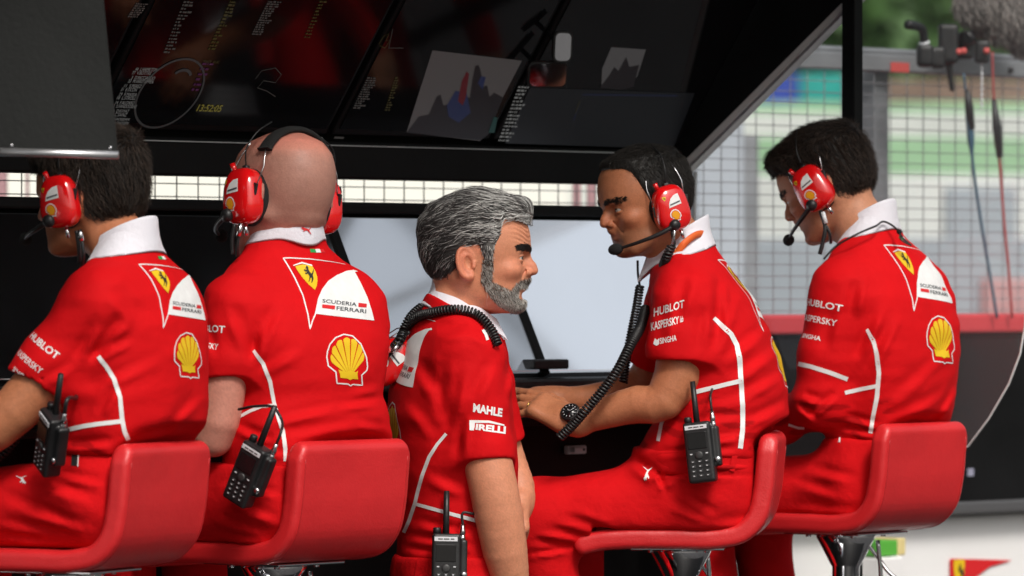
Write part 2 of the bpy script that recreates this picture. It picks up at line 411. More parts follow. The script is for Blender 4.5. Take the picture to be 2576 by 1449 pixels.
WP = RO(2388, 1405, 1.196)
A_w = np.stack([ROWD, UP, -ROWN], 1)
def wall_pt(px, py): q = RO(px, py, 1.197)-WP; return (q@ROWD, q[2])
bd = tag(mk('team_emblem', flat3(fill([wall_pt(*q) for q in [(2388, 1405), (2545, 1409), (2490, 1425), (2455, 1450), (2440, 1490), (2388, 1490)]]), A_w, WP, .002), 'print_red', None, False), 'red triangular badge with a yellow horse shield painted on the white pit wall', 'emblem')
sh = fill(SHIELD*np.array([.046, .075])+np.array(wall_pt(2396, 1480)))
mk('shield', flat3(sh, A_w, WP, .0035), 'print_yellow', bd, False)
mk('horse', flat3(fill(HORSE*np.array([.032, .045])+np.array(wall_pt(2404, 1462))), A_w, WP, .005), 'print_black', bd, False)
gb = RO(2206, 1380, 1.10)
pk = empty('box_stack', (gb[0], gb[1], 0)); tag(pk, 'green and yellow packet on a white carton at the foot of the pit wall', 'packet')
mk('carton', fbox(ROWA, (gb[0], gb[1], 0), (-.05, -.05, 0), (.045, .05, gb[2]-.02), .006), 'wall_white', pk, False)
mk('packet', fbox(ROWA, gb, (-.05, -.04, -.018), (.035, .04, .022), .004), mat('packet_green', (.10, .42, .05), .5), pk, False)
mk('packet', fbox(ROWA, gb, (.036, -.04, -.018), (.068, .04, .026), .004), mat('packet_yellow', (.75, .62, .28), .5), pk, False)
# debris fence on the wall
fence = empty('debris_fence', RW(3, 1.3, 1.49)); tag(fence, 'steel wire debris fence with a flat top rail along the pit wall', 'fence')
fo = 1.30; V, F = [], []
def wire(a, b, r):
    v, f = cyl(a, b, r, n=5, cap=False); n = sum(len(x) for x in V); V.append(v); F.extend(tuple(i+n for i in q) for q in f)
ztop = RO(2350, 186, fo)[2]; zbot = 1.492
for s in np.arange(-1.2, 6.2, .068): wire(RW(s, fo, zbot), RW(s, fo, ztop), .0016)
for z in np.arange(zbot+.01, ztop, .0295): wire(RW(-1.2, fo-.004, z), RW(6.2, fo-.004, z), .0013)
w_ = mk('wire_mesh', (np.vstack(V), F), 'fence_wire', fence); tag(w_, kind='stuff')
mk('top_rail', fbox(ROWA, S2, (-1.2, fo-.012, ztop), (6.2, fo+.012, ztop+.045), .004), 'galv', fence, False)
mk('top_tube', tube([RW(-1.2, fo, ztop+.050), RW(6.2, fo, ztop+.050)], .011), 'galv', fence)
for s in (-1.0, 1.28, 3.56, 5.84):
    mk('post', fbox(ROWA, RW(s, fo+.05, 0), (-.03, -.02, 1.0), (.03, .03, ztop+.04), .004), 'galv', fence, False)
for s in (2.6, 4.05, 4.9):
    mk('bolt', cyl(RW(s, fo-.013, ztop+.018), RW(s, fo-.02, ztop+.018), .008, n=10), 'black_plastic', fence)
sg = RO(2240, 168, fo-.013); mk('rail_label', fbox(ROWA, RW(*so(sg)), (0, -.003, -.013), (.075, -.001, .012)), mat('label_red', (.62, .10, .09), .6), fence, False)
# far side of the circuit: hoardings, a pale grandstand wall and trees
def hoard(px0, px1, py0, py1, Y, m, label, th=.3, base=False, cat='hoarding', name='hoarding'):
    a, b = W(px0, py1, Y), W(px1, py0, Y)
    z0 = 0.0 if base else max(0., a[2]); root = empty(name, ((a[0]+b[0])/2, Y, 0)); tag(root, label, cat)
    mk('panel', fbox(I3, (0, 0, 0), (a[0], Y, z0), (b[0], Y+th, b[2]), .02), m, root, False)
    nx = max(2, int((b[0]-a[0])/3)+1)
    for x in np.linspace(a[0]+.2, b[0]-.2, nx): mk('post', fbox(I3, (x, Y+th, 0), (-.05, .004, 0), (.05, .10, b[2]-.05)), 'galv', root, False)
    return root
hoard(1560, 3000, 600, 800, 30, 'board_grey', 'low grey barrier beyond the track seen through the clear screen', base=True, cat='barrier', name='barrier')
hoard(1560, 3000, 440, 660, 36, 'board_white', 'pale white hoarding right above the low grey barrier', base=True)
hoard(1560, 3000, 345, 520, 42, 'board_green', 'green hoarding between two white ones behind the rightmost man', base=True)
hoard(1560, 3000, 285, 400, 48, 'board_white', 'white hoarding under the thin green strip beyond the track', base=True)
hoard(1560, 3000, 258, 330, 54, 'board_green', 'thin green strip of hoarding below the blue and teal panels', base=True)
hoard(1820, 2010, 186, 300, 60, 'board_blue', 'dark blue panel high beyond the fence left of the black post', base=True, cat='panel', name='panel')
hoard(2012, 2134, 186, 300, 60.6, 'board_cyan', 'teal panel beside the dark blue one left of the black post', base=True, cat='panel', name='panel')
hoard(2136, 3000, 200, 300, 60, 'board_brown', 'brownish stand front high beyond the fence right of the black post', base=True, cat='panel', name='panel')
hoard(2380, 2560, 470, 620, 33, 'board_grey', 'grey block standing in front of the pale hoarding on the right', base=True, cat='block', name='block')
hoard(2470, 2600, 700, 780, 27, mat('board_pink', (.55, .30, .30), .7), 'pinkish kerb block beyond the fence at the right edge', base=True, cat='block', name='block')
hoard(1745, 1872, 300, 800, 9, mat('post_pale', (.50, .54, .60), .6, var=(2, .08)), 'broad pale blue grey column beyond the fence left of the green hoarding', base=True, cat='column', name='column')
hoard(-900, 1432, 300, 800, 38, 'cream', 'bright cream wall of the stand opposite seen through the long slot', base=True, cat='wall', name='grandstand_wall')
mat('strut_pink', (.45, .26, .28), .6, var=(3, .1))
for i, (x0, x1, lab) in enumerate([(1440, 1462, 'pinkish strut left of two at the right end of the slot'), (1476, 1500, 'pinkish strut right of two at the right end of the slot'), (-20, 16, 'broad pink strut at the left end of the slot'), (64, 70, 'thin pink strut by the left end of the slot')]):
    a, b = W(x0, 800, 5.0), W(x1, 380, 5.0); t = empty('strut', ((a[0]+b[0])/2, 5, 0)); tag(t, lab, 'strut')
    mk('upright', fbox(I3, (0, 5, 0), (a[0], 0, .03), (b[0], .05, 2.6), .006), 'strut_pink', t, False)
    mk('foot', fbox(I3, ((a[0]+b[0])/2, 5.02, 0), (-.06, -.06, .004), (.06, .06, .03), .004), 'galv', t, False)
hoard(1425, 1575, 300, 800, 44, 'board_white', 'white board beyond the right end of the slot', base=True)
# trees
mat('bark', (.10, .075, .055), .9, bump=(20, .02))
mat('leaf', (.055, .11, .03), .6, attr=True)
def tree(x, y, h, cw, label, seed):
    rg = np.random.default_rng(seed); root = empty('tree', (x, y, 0)); tag(root, label, 'tree', 'trees beyond the track')
    mk('trunk', tube(smooth_path([(x, y, 0), (x+.15, y, h*.3), (x-.1, y+.1, h*.75)], 12), np.linspace(.2, .06, 12)), 'bark', root)
    for k in range(6):
        z = h*(.3+.07*k); a = k*2.4; mk('limb', tube(smooth_path([(x, y, z), (x+math.cos(a)*cw*.3, y+math.sin(a)*cw*.3, z+h*.1), (x+math.cos(a)*cw*.6, y+math.sin(a)*cw*.6, z+h*.2)], 8), np.linspace(.07, .02, 8)), 'bark', root)
    n = 5200; cc = rg.normal(size=(46, 3)); cc /= np.linalg.norm(cc, axis=1)[:, None]; cc *= (rg.random((46, 1))**.5)*np.array([cw, cw*.8, h*.36]); cc += (x, y, h*.64)
    ci = rg.integers(0, 46, n); P = cc[ci]+rg.normal(size=(n, 3))*.42
    d = rg.normal(size=(n, 3)); d /= np.linalg.norm(d, axis=1)[:, None]; e = np.cross(d, rg.normal(size=(n, 3))); e /= np.linalg.norm(e, axis=1)[:, None]
    s = .16*(.6+rg.random((n, 1))*.8)
    v = np.stack([P-d*s, P+e*s*.5, P+d*s, P-e*s*.5], 1).reshape(-1, 3); f = np.arange(4*n).reshape(-1, 4)
    c = np.array([.07, .15, .04])*(.55+.9*rg.random((46, 1)))[ci]; mk('crown', (v, f), 'leaf', root, False, np.repeat(c, 4, 0))
tree(4.6, 68, 9.5, 2.6, 'green tree rising beyond the fence just right of the black post', 1)
tree(9.4, 72, 10, 3.0, 'green tree rising beyond the fence at the right edge', 2)
tree(3.0, 76, 8.2, 2.2, 'darker tree seen between the canopy edge and the black post', 3)
tree(6.9, 80, 11, 3.2, 'tall tree farthest back behind the fluffy microphone', 4)
# ------------------------------------------------------------------ the pit stand
SE = 2.05                                          # right end of the stand along the row
stand = empty('pit_stand', RW(.6, .7, .25)); tag(stand, 'black pit wall stand with sloping overhead monitors and glossy console', 'pit stand')
plat = tag(mk('platform', fbox(ROWA, S2, (-2.4, -.75, 0), (2.6, 1.12, .25), .01), 'stand_black', None, False), kind='structure')
O0 = .72
pA = RO(700, 352, O0); zU = pA[2]; zS1 = RO(700, 446, O0)[2]; zS0 = RO(700, 506, O0)[2]
mk('beam', fbox(ROWA, S2, (-2.2, O0, zS1), (SE-.04, O0+.09, zU), .004), 'stand_black', stand, False)
mk('beam_trim', fbox(ROWA, S2, (-2.2, O0-.006, zU-.010), (SE-.04, O0-.001, zU-.0075)), 'aluminium', stand, False)
zL = RO(1000, 540, O0)[2]
mk('console_ledge', fbox(ROWA, S2, (-2.2, O0-.03, zL), (SE-.04, O0+.12, zS0), .006), 'stand_black', stand, False)
for s in (-2.1, SE-.06): mk('upright', fbox(ROWA, S2, (s-.02, O0+.1, .25), (s+.02, O0+.14, 2.6), .003), 'stand_black', stand, False)
# overhead monitors lean out over the operators
TU = R(36); eU = -ROWN*math.sin(TU)+UP*math.cos(TU); nU = nrm(np.cross(ROWD, eU)); nU = nU if nU@ROWN < 0 else -nU
UA = np.stack([ROWD, eU, nU], 1); U0 = RW(0, O0-.005, zU+.004)
def upix(px, py):
    q = on_plane(px, py, U0, nU)-U0; return q@ROWD, q@eU
mk('beam_back', fbox(ROWA, S2, (-2.2, O0+.05, zU-.02), (SE-.04, O0+.10, zU+.12)), 'stand_black', stand, False)
mk('overhead_board', fbox(UA, U0, (-2.2, 0, -.06), (SE-.04, .95, -.022)), 'stand_black', stand, False)
def monitor(x0, x1, lab):
    s0, s1 = upix(x0, 352)[0], upix(x1, 365)[0]
    b = mk('monitor', fbox(UA, U0, (s0, .012, -.02), (s1, .90, 0), .004), 'stand_black', stand, False); b['label'] = lab
    mk('screen', fbox(UA, U0, (s0+.012, .03, .001), (s1-.012, .885, .003)), 'screen_black', b, False)
    return b, s0, s1
mA, a0, a1 = monitor(205, 806, 'overhead monitor with a round dial and the clock 13:52:05')
mB, b0, b1 = monitor(828, 1222, 'overhead monitor showing a crowd picture')
mC, c0, c1 = monitor(1240, 1712, 'overhead monitor partly covered by two small mirrors')
mL, l0, l1 = monitor(-420, 180, 'overhead monitor behind the grey hanging board')
def em(name, col, s): return mat(name, (0, 0, 0), .3, emit=col, es=s)
em('glow_white', (.75, .75, .72), .14); em('glow_dim', (.45, .42, .38), .06); em('glow_yellow', (.75, .62, .12), .12); em('glow_yellow_dim', (.6, .5, .12), .035)
em('glow_ring', (.35, .36, .36), .05); em('glow_purple', (.45, .08, .4), .06); em('glow_pale', (.50, .44, .43), .075); em('glow_figure', (.10, .08, .09), .06)
em('glow_red', (.5, .04, .06), .08); em('glow_blue', (.10, .14, .42), .07); em('glow_teal', (.1, .4, .35), .05); em('glow_slate', (.12, .13, .15), .035)
def u_text(s, px, py, h, m, par, bold=.0, w=None, name='screen_text'):
    v, f = text_vf(s, bold); a = upix(px, py); asp = w if w else .58*len(s)*h
    return mk(name, flat3((v*np.array([asp, h]), f), UA, U0+ROWD*a[0]+eU*a[1], .0045), m, par, False)
rows = [('44  L.HAMILTON', 358, 175), ('77  V.BOTTAS', 350, 184), (' 3  D.RICCIARDO', 348, 196), ('33  M.VERSTAPPEN', 340, 205), ('11  S.PEREZ', 330, 217), ('31  E.OCON', 322, 226), ('19  F.MASSA', 318, 238), ('18  L.STROLL', 312, 247), ('14  F.ALONSO', 308, 259), (' 2  S.VANDOORNE', 302, 268), ('26  D.KVYAT', 298, 280), ('55  C.SAINZ', 293, 289), (' 8  R.GROSJEAN', 287, 301), ('20  K.MAGNUSSEN', 281, 310), ('27  N.HULKENBERG', 277, 322), ('30  J.PALMER', 272, 331)]
u_tx = [text_vf(r[0], .0) for r in rows]
vf = join(*[flat3((v*np.array([.0060*len(r[0])*.75, .0085]), f), UA, U0+ROWD*(upix(r[1]-22, r[2])[0])+eU*upix(r[1]-22, r[2])[1], .0045) for (v, f), r in zip(u_tx, rows)])
mk('driver_list', vf, 'glow_white', mA, False)
u_text('13:52:05', 490, 277, .018, 'glow_yellow', mA, .02, .072, 'clock')
c = np.array(upix(424, 232)); th = np.linspace(0, 2*np.pi, 49)
mk('dial', flat3(strip(np.stack([c[0]+np.cos(th)*.088, c[1]+np.sin(th)*.088], 1), .005), UA, U0, .0045), 'glow_ring', mA, False)
th = np.linspace(.6, 2.4, 14); mk('dial_arc', flat3(strip(np.stack([c[0]+.01+np.cos(th)*.03, c[1]+.03+np.sin(th)*.03], 1), .007), UA, U0, .0045), 'glow_ring', mA, False)
def rowsof(n, px0, py0, px1, py1, h, w, m, par, name):
    out = []; rg = random.Random(n)
    for i in range(n):
        t = i/(n-1); a = upix(px0+(px1-px0)*t, py0+(py1-py0)*t); x = 0.; W_ = w*(.7+.5*rg.random())
        while x < W_:
            l = h*(.4+1.6*rg.random()); hh = h*(.55+.3*rg.random())
            out.append(flat3((np.array([(x, 0), (x+l, 0), (x+l, hh), (x, hh)]), [(0, 1, 2, 3)]), UA, U0+ROWD*a[0]+eU*a[1], .0045)); x += l+h*(.25+.5*rg.random())
    tag(mk(name, join(*out), m, par, False), kind='stuff')
rowsof(16, 458, 4, 408, 130, .006, .022, 'glow_dim', mA, 'timing_column')
rowsof(15, 574, 4, 520, 122, .006, .016, 'glow_yellow_dim', mA, 'timing_column')
rowsof(15, 670, 3, 630, 84, .005, .03, 'glow_dim', mA, 'timing_column')
rowsof(12, 800, 3, 762, 92, .005, .014, 'glow_yellow_dim', mA, 'timing_column')
rowsof(6, 505, 160, 478, 225, .007, .02, 'glow_purple', mA, 'timing_column')
u_text('TRACK  44.4C', 505, 155, .007, 'glow_yellow_dim', mA, 0, .05)
rowsof(7, 338, 8, 318, 40, .005, .03, 'glow_dim', mL, 'timing_column')
trk = [(640, 195), (655, 175), (690, 168), (705, 185), (690, 205), (660, 200), (645, 218), (668, 226), (690, 240)]
mk('track_map', flat3(strip([upix(*q) for q in trk], .0014), UA, U0, .0045), 'glow_dim', mA, False)
# picture on monitor B: pale backdrop with dark standing figures
q = [upix(*p) for p in [(1020, 330), (1205, 352), (1310, 150), (1085, 124)]]
pic = mk('picture', flat3(fill(q), UA, U0, .0042), 'glow_pale', mB, False)
def blob(pts, m, h=.0052): mk('picture_figure', flat3(fill([upix(*p) for p in pts]), UA, U0, h), m, pic, False)
blob([(1020, 330), (1050, 290), (1075, 285), (1095, 240), (1105, 235), (1112, 262), (1140, 256), (1150, 270), (1175, 240), (1190, 262), (1210, 215), (1222, 212), (1228, 240), (1240, 230), (1262, 242), (1225, 335), (1205, 350)], 'glow_figure')
blob([(1175, 265), (1185, 195), (1192, 162), (1200, 160), (1205, 172), (1212, 215), (1200, 270)], 'glow_figure', .0056)
blob([(1148, 250), (1158, 200), (1170, 176), (1176, 182), (1168, 240), (1160, 262)], 'glow_red', .006)
blob([(1120, 262), (1142, 225), (1170, 230), (1180, 280), (1150, 305), (1125, 290)], 'glow_blue', .0058)
blob([(1198, 205), (1206, 188), (1218, 190), (1210, 222)], 'glow_blue', .006)
blob([(1225, 330), (1238, 290), (1248, 292), (1240, 330)], 'glow_teal', .0062)
rowsof(14, 920, 195, 885, 270, .005, .026, 'glow_dim', mB, 'timing_column'); rowsof(14, 990, 195, 965, 275, .005, .012, 'glow_yellow_dim', mB, 'timing_column')
mk('track_map', flat3(strip([upix(*q) for q in [(950, 108), (962, 88), (975, 82), (968, 100), (980, 96), (966, 118), (952, 112)]], .0016), UA, U0, .0045), 'glow_yellow_dim', mB, False)
mk('graph', flat3(strip([upix(*q) for q in [(985, 70), (975, 118), (1012, 118)]], .0012), UA, U0, .0045), 'glow_dim', mB, False)
mk('status_marks', flat3(strip([upix(*q) for q in [(838, 343), (862, 344)]], .005), UA, U0, .0045), 'glow_dim', mB, False)
q = [upix(*p) for p in [(1510, 215), (1560, 222), (1600, 190), (1622, 122), (1535, 116), (1512, 170)]]
pic = mk('picture', flat3(fill(q), UA, U0, .0042), mat('glow_pale_dim', (0, 0, 0), .3, emit=(.45, .42, .42), es=.09), mC, False)
blob([(1505, 218), (1530, 185), (1542, 165), (1552, 175), (1572, 140), (1580, 165), (1605, 160), (1590, 215), (1560, 222)], 'glow_figure')
q = [upix(*p) for p in [(1268, 358), (1690, 372), (1745, 232), (1330, 218)]]
mk('data_field', flat3(fill(q), UA, U0, .0041), 'glow_slate', mC, False)
rowsof(16, 1300, 218, 1250, 352, .006, .034, 'glow_white', mC, 'driver_list')
mk('graph', flat3(strip([upix(*q) for q in [(1440, 300), (1462, 235), (1700, 238)]], .0022), UA, U0, .0047), 'glow_blue', mC, False)
mk('graph', flat3(strip([upix(*q) for q in [(1444, 282), (1456, 250)]], .0024), UA, U0, .005), 'glow_yellow_dim', mC, False)
# right end plate with the pale slanted trim
EA = np.stack([-ROWN, UP, -ROWD], 1); E0 = RW(SE, 0, 0)
def epix(px, py): q = on_plane(px, py, E0, ROWD)-E0; return (q@-ROWN, q[2])
def plate(poly, th, A, o, h0=0.):
    v, f = fill(poly); n = len(poly); a = flat3((v, f), A, o, h0)[0]; b = flat3((v, f), A, o, h0-th)[0]; m = len(v)
    bv = flat3((np.asarray(poly), None), A, o, h0)[0]; bw = flat3((np.asarray(poly), None), A, o, h0-th)[0]
    V = np.vstack([a, b, bv, bw]); F = list(f)+[tuple(i+m for i in q[::-1]) for q in f]+[(2*m+i, 2*m+n+i, 2*m+n+(i+1) % n, 2*m+(i+1) % n) for i in range(n)]
    bm = bmesh.new(); vs = [bm.verts.new(p) for p in V]
    for q in F:
        try: bm.faces.new([vs[i] for i in q])
        except ValueError: pass
    bmesh.ops.remove_doubles(bm, verts=bm.verts[:], dist=1e-5); bmesh.ops.recalc_face_normals(bm, faces=bm.faces[:]); return from_bm(bm)
e0, e1 = np.array(epix(1708, 424)), np.array(epix(2131, 0)); dE = (e1-e0)/np.linalg.norm(e1-e0); e2 = e1+dE*.62
mk('end_plate', plate([e0, e1+dE*.12, (e0[0]-.25, (e1+dE*.12)[1]), (e0[0]-.25, e0[1]-.02)], .03, EA, E0), 'stand_black', stand, False)
nE = np.array([dE[1], -dE[0]])
def bar(off0, off1, th, h0, m, nm):
    P_ = [e0+nE*off0, e2+nE*off0, e2+nE*off1, e0+nE*off1]; mk(nm, plate(P_, th, EA, E0, h0), m, stand, False)
bar(-.002, .011, .036, .004, 'trim_white', 'edge_trim'); bar(.0112, .019, .028, .000, 'aluminium', 'edge_trim')
# added slab out of view, front edge drawn out to shade the operators' faces
mk('shade_roof', fbox(ROWA, S2, (-2.4, -.65, 2.60), (SE+.0, 1.0, 2.66), .01), 'stand_black', stand, False)
mk('roof_web', fbox(ROWA, S2, (-2.2, O0+.01, zU+.62), (SE-.04, O0+.08, 2.60)), 'stand_black', stand, False)
# lower glossy panels
TL = R(27); eL = -ROWN*math.sin(TL)-UP*math.cos(TL); nL = nrm(np.cross(ROWD, eL)); nL = nL if nL[2] > 0 else -nL
LA = np.stack([ROWD, eL, nL], 1); L0 = RW(0, O0-.028, zL-.002)
def lpix(px, py): q = on_plane(px, py, L0, nL)-L0; return q@ROWD, q@eL
LH = lpix(1500, 944)[1]
mat('console_glass', (.93, .95, .97), .10, metal=1., var=(4, .05))
mat('console_sky_glow', (.80, .82, .85), .10, metal=1., var=(4, .05), emit=(.84, .90, 1.), es=.44); mat('console_sky_glow_dim', (.80, .82, .85), .10, metal=1., var=(4, .05), emit=(.82, .89, 1.), es=.16)  # emission stands in for bright sky reflected in the two right-hand screens
mk('console_board', fbox(LA, L0, (-2.2, 0, -.05), (SE-.04, LH+.01, -.012)), 'stand_black', stand, False)
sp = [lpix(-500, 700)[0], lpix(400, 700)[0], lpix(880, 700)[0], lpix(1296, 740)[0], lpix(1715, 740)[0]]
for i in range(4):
    mk('console_screen', fbox(LA, L0, (sp[i]+.012, .006, -.011), (sp[i+1]-.012, LH-.012, 0), .003), ('console_glass', 'console_glass', 'console_sky_glow_dim', 'console_sky_glow')[i], stand, False)
for q in sp[1:4]: mk('separator', fbox(LA, L0, (q-.013, .002, -.011), (q+.013, LH-.004, .006), .003), 'stand_black', stand, False)
P0 = L0+eL*LH; so_, oo_, zz_ = so(P0)
mk('console_back', fbox(ROWA, S2, (-2.2, O0+.02, zz_-.3), (SE-.04, O0+.10, zL+.004)), 'stand_black', stand, False)
mk('console_lip', fbox(ROWA, S2, (-2.2, oo_-.05, zz_-.028), (SE-.04, oo_+.03, zz_-.003), .008), 'black_plastic', stand, False)
mk('desk_top', fbox(ROWA, S2, (-2.2, oo_-.16, zz_-.105), (SE-.04, oo_+.2, zz_-.085), .005), 'stand_black', stand, False)
mk('cabinet', fbox(ROWA, S2, (-2.2, oo_+.0, .25), (SE-.04, O0+.2, zz_-.106), .004), 'stand_black', stand, False)
mk('bracket', fbox(ROWA, RO(1378, 915, oo_), (-.065, -.02, -.012), (.05, .02, .010), .004), 'black_plastic', stand, False)
# things lying on the desk in front of the leaning man
def desk_thing(name, px, py, o, size, m, label, cat, parts=()):
    b = RO(px, py, o); t = empty(name, (b[0], b[1], zz_-.085)); tag(t, label, cat)
    mk('case', fbox(ROWA, (b[0], b[1], zz_-.0845), (-size[0]/2, -size[1]/2, 0), (size[0]/2, size[1]/2, size[2]), .003), m, t, False)
    for (lo, hi, mm, nm) in parts: mk(nm, fbox(ROWA, (b[0], b[1], zz_-.0845), lo, hi, .001), mm, t, False)
    return t
ks = [((-.10+.0165*i, -.05+.018*j, .0122), (-.10+.0165*i+.014, -.05+.018*j+.0145, .017), 'sticker_white', 'key') for i in range(12) for j in range(5)]
mat('sticker_white', (.66, .67, .70), .45)
desk_thing('keyboard', 1330, 1060, oo_-.09, (.22, .11, .012), 'black_plastic', 'keyboard with pale keys under the leaning man\'s left hand', 'keyboard', ks)
desk_thing('tablet', 1405, 985, oo_+.02, (.15, .02, .075), 'black_plastic', 'small pale screen standing behind the leaning man\'s hand', 'screen', [((-.068, -.013, .008), (.068, -.0105, .07), 'sticker_white', 'screen')])
desk_thing('note_tray', 1500, 1000, oo_+.02, (.09, .02, .05), 'black_plastic', 'pale document tray on the desk behind the forearm', 'tray', [((-.04, -.013, .02), (.04, -.0105, .045), 'sticker_white', 'paper')])
b = RO(1443, 1131, oo_-.004); t = empty('power_socket', b); tag(t, 'small white plug box fixed to the dark cabinet below the desk', 'socket')
mk('case', fbox(ROWA, b, (-.032, -.012, -.010), (.032, .002, .010), .004), 'sticker_white', t, False); mk('plug', fbox(ROWA, b, (-.028, -.03, -.006), (.0, -.0125, .006), .003), 'sticker_white', t, False); mk('switch', cyl(b+ROWN*-.0125+ROWD*.02, b+ROWN*-.0145+ROWD*.02, .003, n=10), 'black_plastic', t)
# two small mirrors on the overhead monitors
def mirror(px, py, w, h, yaw, pitch, lab):
    A = frame_psi(yaw, pitch); c = on_plane(px, py, U0+nU*.06, nU); t = empty('mirror', c); tag(t, lab, 'mirror', 'small mirrors on the overhead monitors')
    def rr(w, h, r, n=6):
        o = []
        for cx, cy, a in ((w/2-r, h/2-r, 0), (-w/2+r, h/2-r, 90), (-w/2+r, -h/2+r, 180), (w/2-r, -h/2+r, 270)):
            o += [(cx+r*math.cos(R(a+90*i/n)), cy+r*math.sin(R(a+90*i/n))) for i in range(n+1)]
        return o
    AA = np.stack([A[:, 0], A[:, 2], -A[:, 1]], 1)
    mk('housing', plate(rr(w, h, .014), .012, AA, c), 'black_plastic', t, False)
    mk('mirror_glass', plate(rr(w-.008, h-.008, .011), .002, AA, c, .0022), 'chrome', t, False)
    mk('arm', tube([c+A[:, 1]*.01, c-nU*.06], .006), 'black_plastic', t)
mirror(1378, 188, .090, .060, 13, -17, 'lower wider mirror with red reflection on the overhead monitors')
mirror(1416, 118, .044, .070, 16, -9, 'upper narrow mirror above the wider one on the overhead monitors')
# hanging grey board at the upper left
yb = -1.25; bo = empty('hanging_board', W(140, 380, yb)); tag(bo, 'grey hanging board with aluminium bottom edge above the leftmost man', 'board')
tl, tr, br, bl = W(-60, -260, yb), W(236, -260, yb-.03), W(296, 384, yb-.03), W(-60, 374, yb)
V = np.array([tl, tr, br, bl]); back = V+np.array([0, .012, 0])
mk('board', (np.vstack([V, back]), [(0, 3, 2, 1), (4, 5, 6, 7), (0, 1, 5, 4), (1, 2, 6, 5), (2, 3, 7, 6), (3, 0, 4, 7)]), 'panel_grey', bo, False)
mk('edge_tube', tube([W(-60, 380, yb-.012), W(298, 390, yb-.042)], .0075, 12), 'aluminium', bo)
for px, py in ((29, 365), (278, 371)): mk('screw', cyl(W(px, py, yb-.035+.03*(px < 100)*.6), W(px, py, yb-.040+.03*(px < 100)*.6), .0034, n=10), 'steel', bo)
for px in (10, 200): mk('hanger', tube([W(px, -250, yb+.004), W(px, -250, yb+.004)+UP*(2.62-W(px, -250, yb)[2])], .008), 'aluminium', bo)
# clear end screen and its post
shd = empty('clear_screen', RW(SE+.02, .1, .25)); tag(shd, 'clear acrylic end screen with rounded lower corner behind the rightmost man', 'screen')
po = [epix(*q) for q in [(1742, 432), (1738, 560), (1742, 900), (1900, 1150), (2300, 1180), (2428, 1122), (2480, 1052), (2530, 965), (2558, 890), (2570, 820), (2575, 700), (2575, -330)]]
mm = bpy.data.materials.new('acrylic'); mm.use_nodes = True; nt = mm.node_tree; nt.nodes.clear(); MATS['acrylic'] = mm
o_ = nt.nodes.new('ShaderNodeOutputMaterial'); tr_ = nt.nodes.new('ShaderNodeBsdfTransparent'); gl = nt.nodes.new('ShaderNodeBsdfGlossy'); df = nt.nodes.new('ShaderNodeBsdfDiffuse'); m1 = nt.nodes.new('ShaderNodeMixShader'); m2 = nt.nodes.new('ShaderNodeMixShader'); fr = nt.nodes.new('ShaderNodeFresnel')
tr_.inputs[0].default_value = (.93, .95, .96, 1); gl.inputs['Roughness'].default_value = .03; fr.inputs['IOR'].default_value = 1.42; df.inputs[0].default_value = (.6, .64, .68, 1); m2.inputs[0].default_value = .09
nt.links.new(fr.outputs[0], m1.inputs[0]); nt.links.new(tr_.outputs[0], m1.inputs[1]); nt.links.new(gl.outputs[0], m1.inputs[2]); nt.links.new(m1.outputs[0], m2.inputs[1]); nt.links.new(df.outputs[0], m2.inputs[2]); nt.links.new(m2.outputs[0], o_.inputs[0])
clip_top = [e0+nE*.021, e2+nE*.021]
po2 = [tuple(clip_top[0])]+po[1:]+[tuple(clip_top[1])]
v, f = fill(po2); mk('pane', (flat3((v, f), EA, E0, -.012)[0], f), 'acrylic', shd, False)
edge = [flat3((np.array([q]), None), EA, E0, -.012)[0][0] for q in po[3:]]
mk('pane_edge', tube(edge, .0028, 8), mat('acrylic_edge', (.62, .64, .65), .2, spec=.7), shd)
le = [flat3((np.array([q]), None), EA, E0, -.012)[0][0] for q in po[:3]]
mk('pane_edge', tube(le, .004, 8), 'acrylic_edge', shd)
pp = epix(2158, 700)
mk('post', fbox(ROWA, RW(SE-.02, -pp[0], 0), (-.015, -.019, .25), (.015, .019, 2.60), .002), 'stand_black', stand, False)
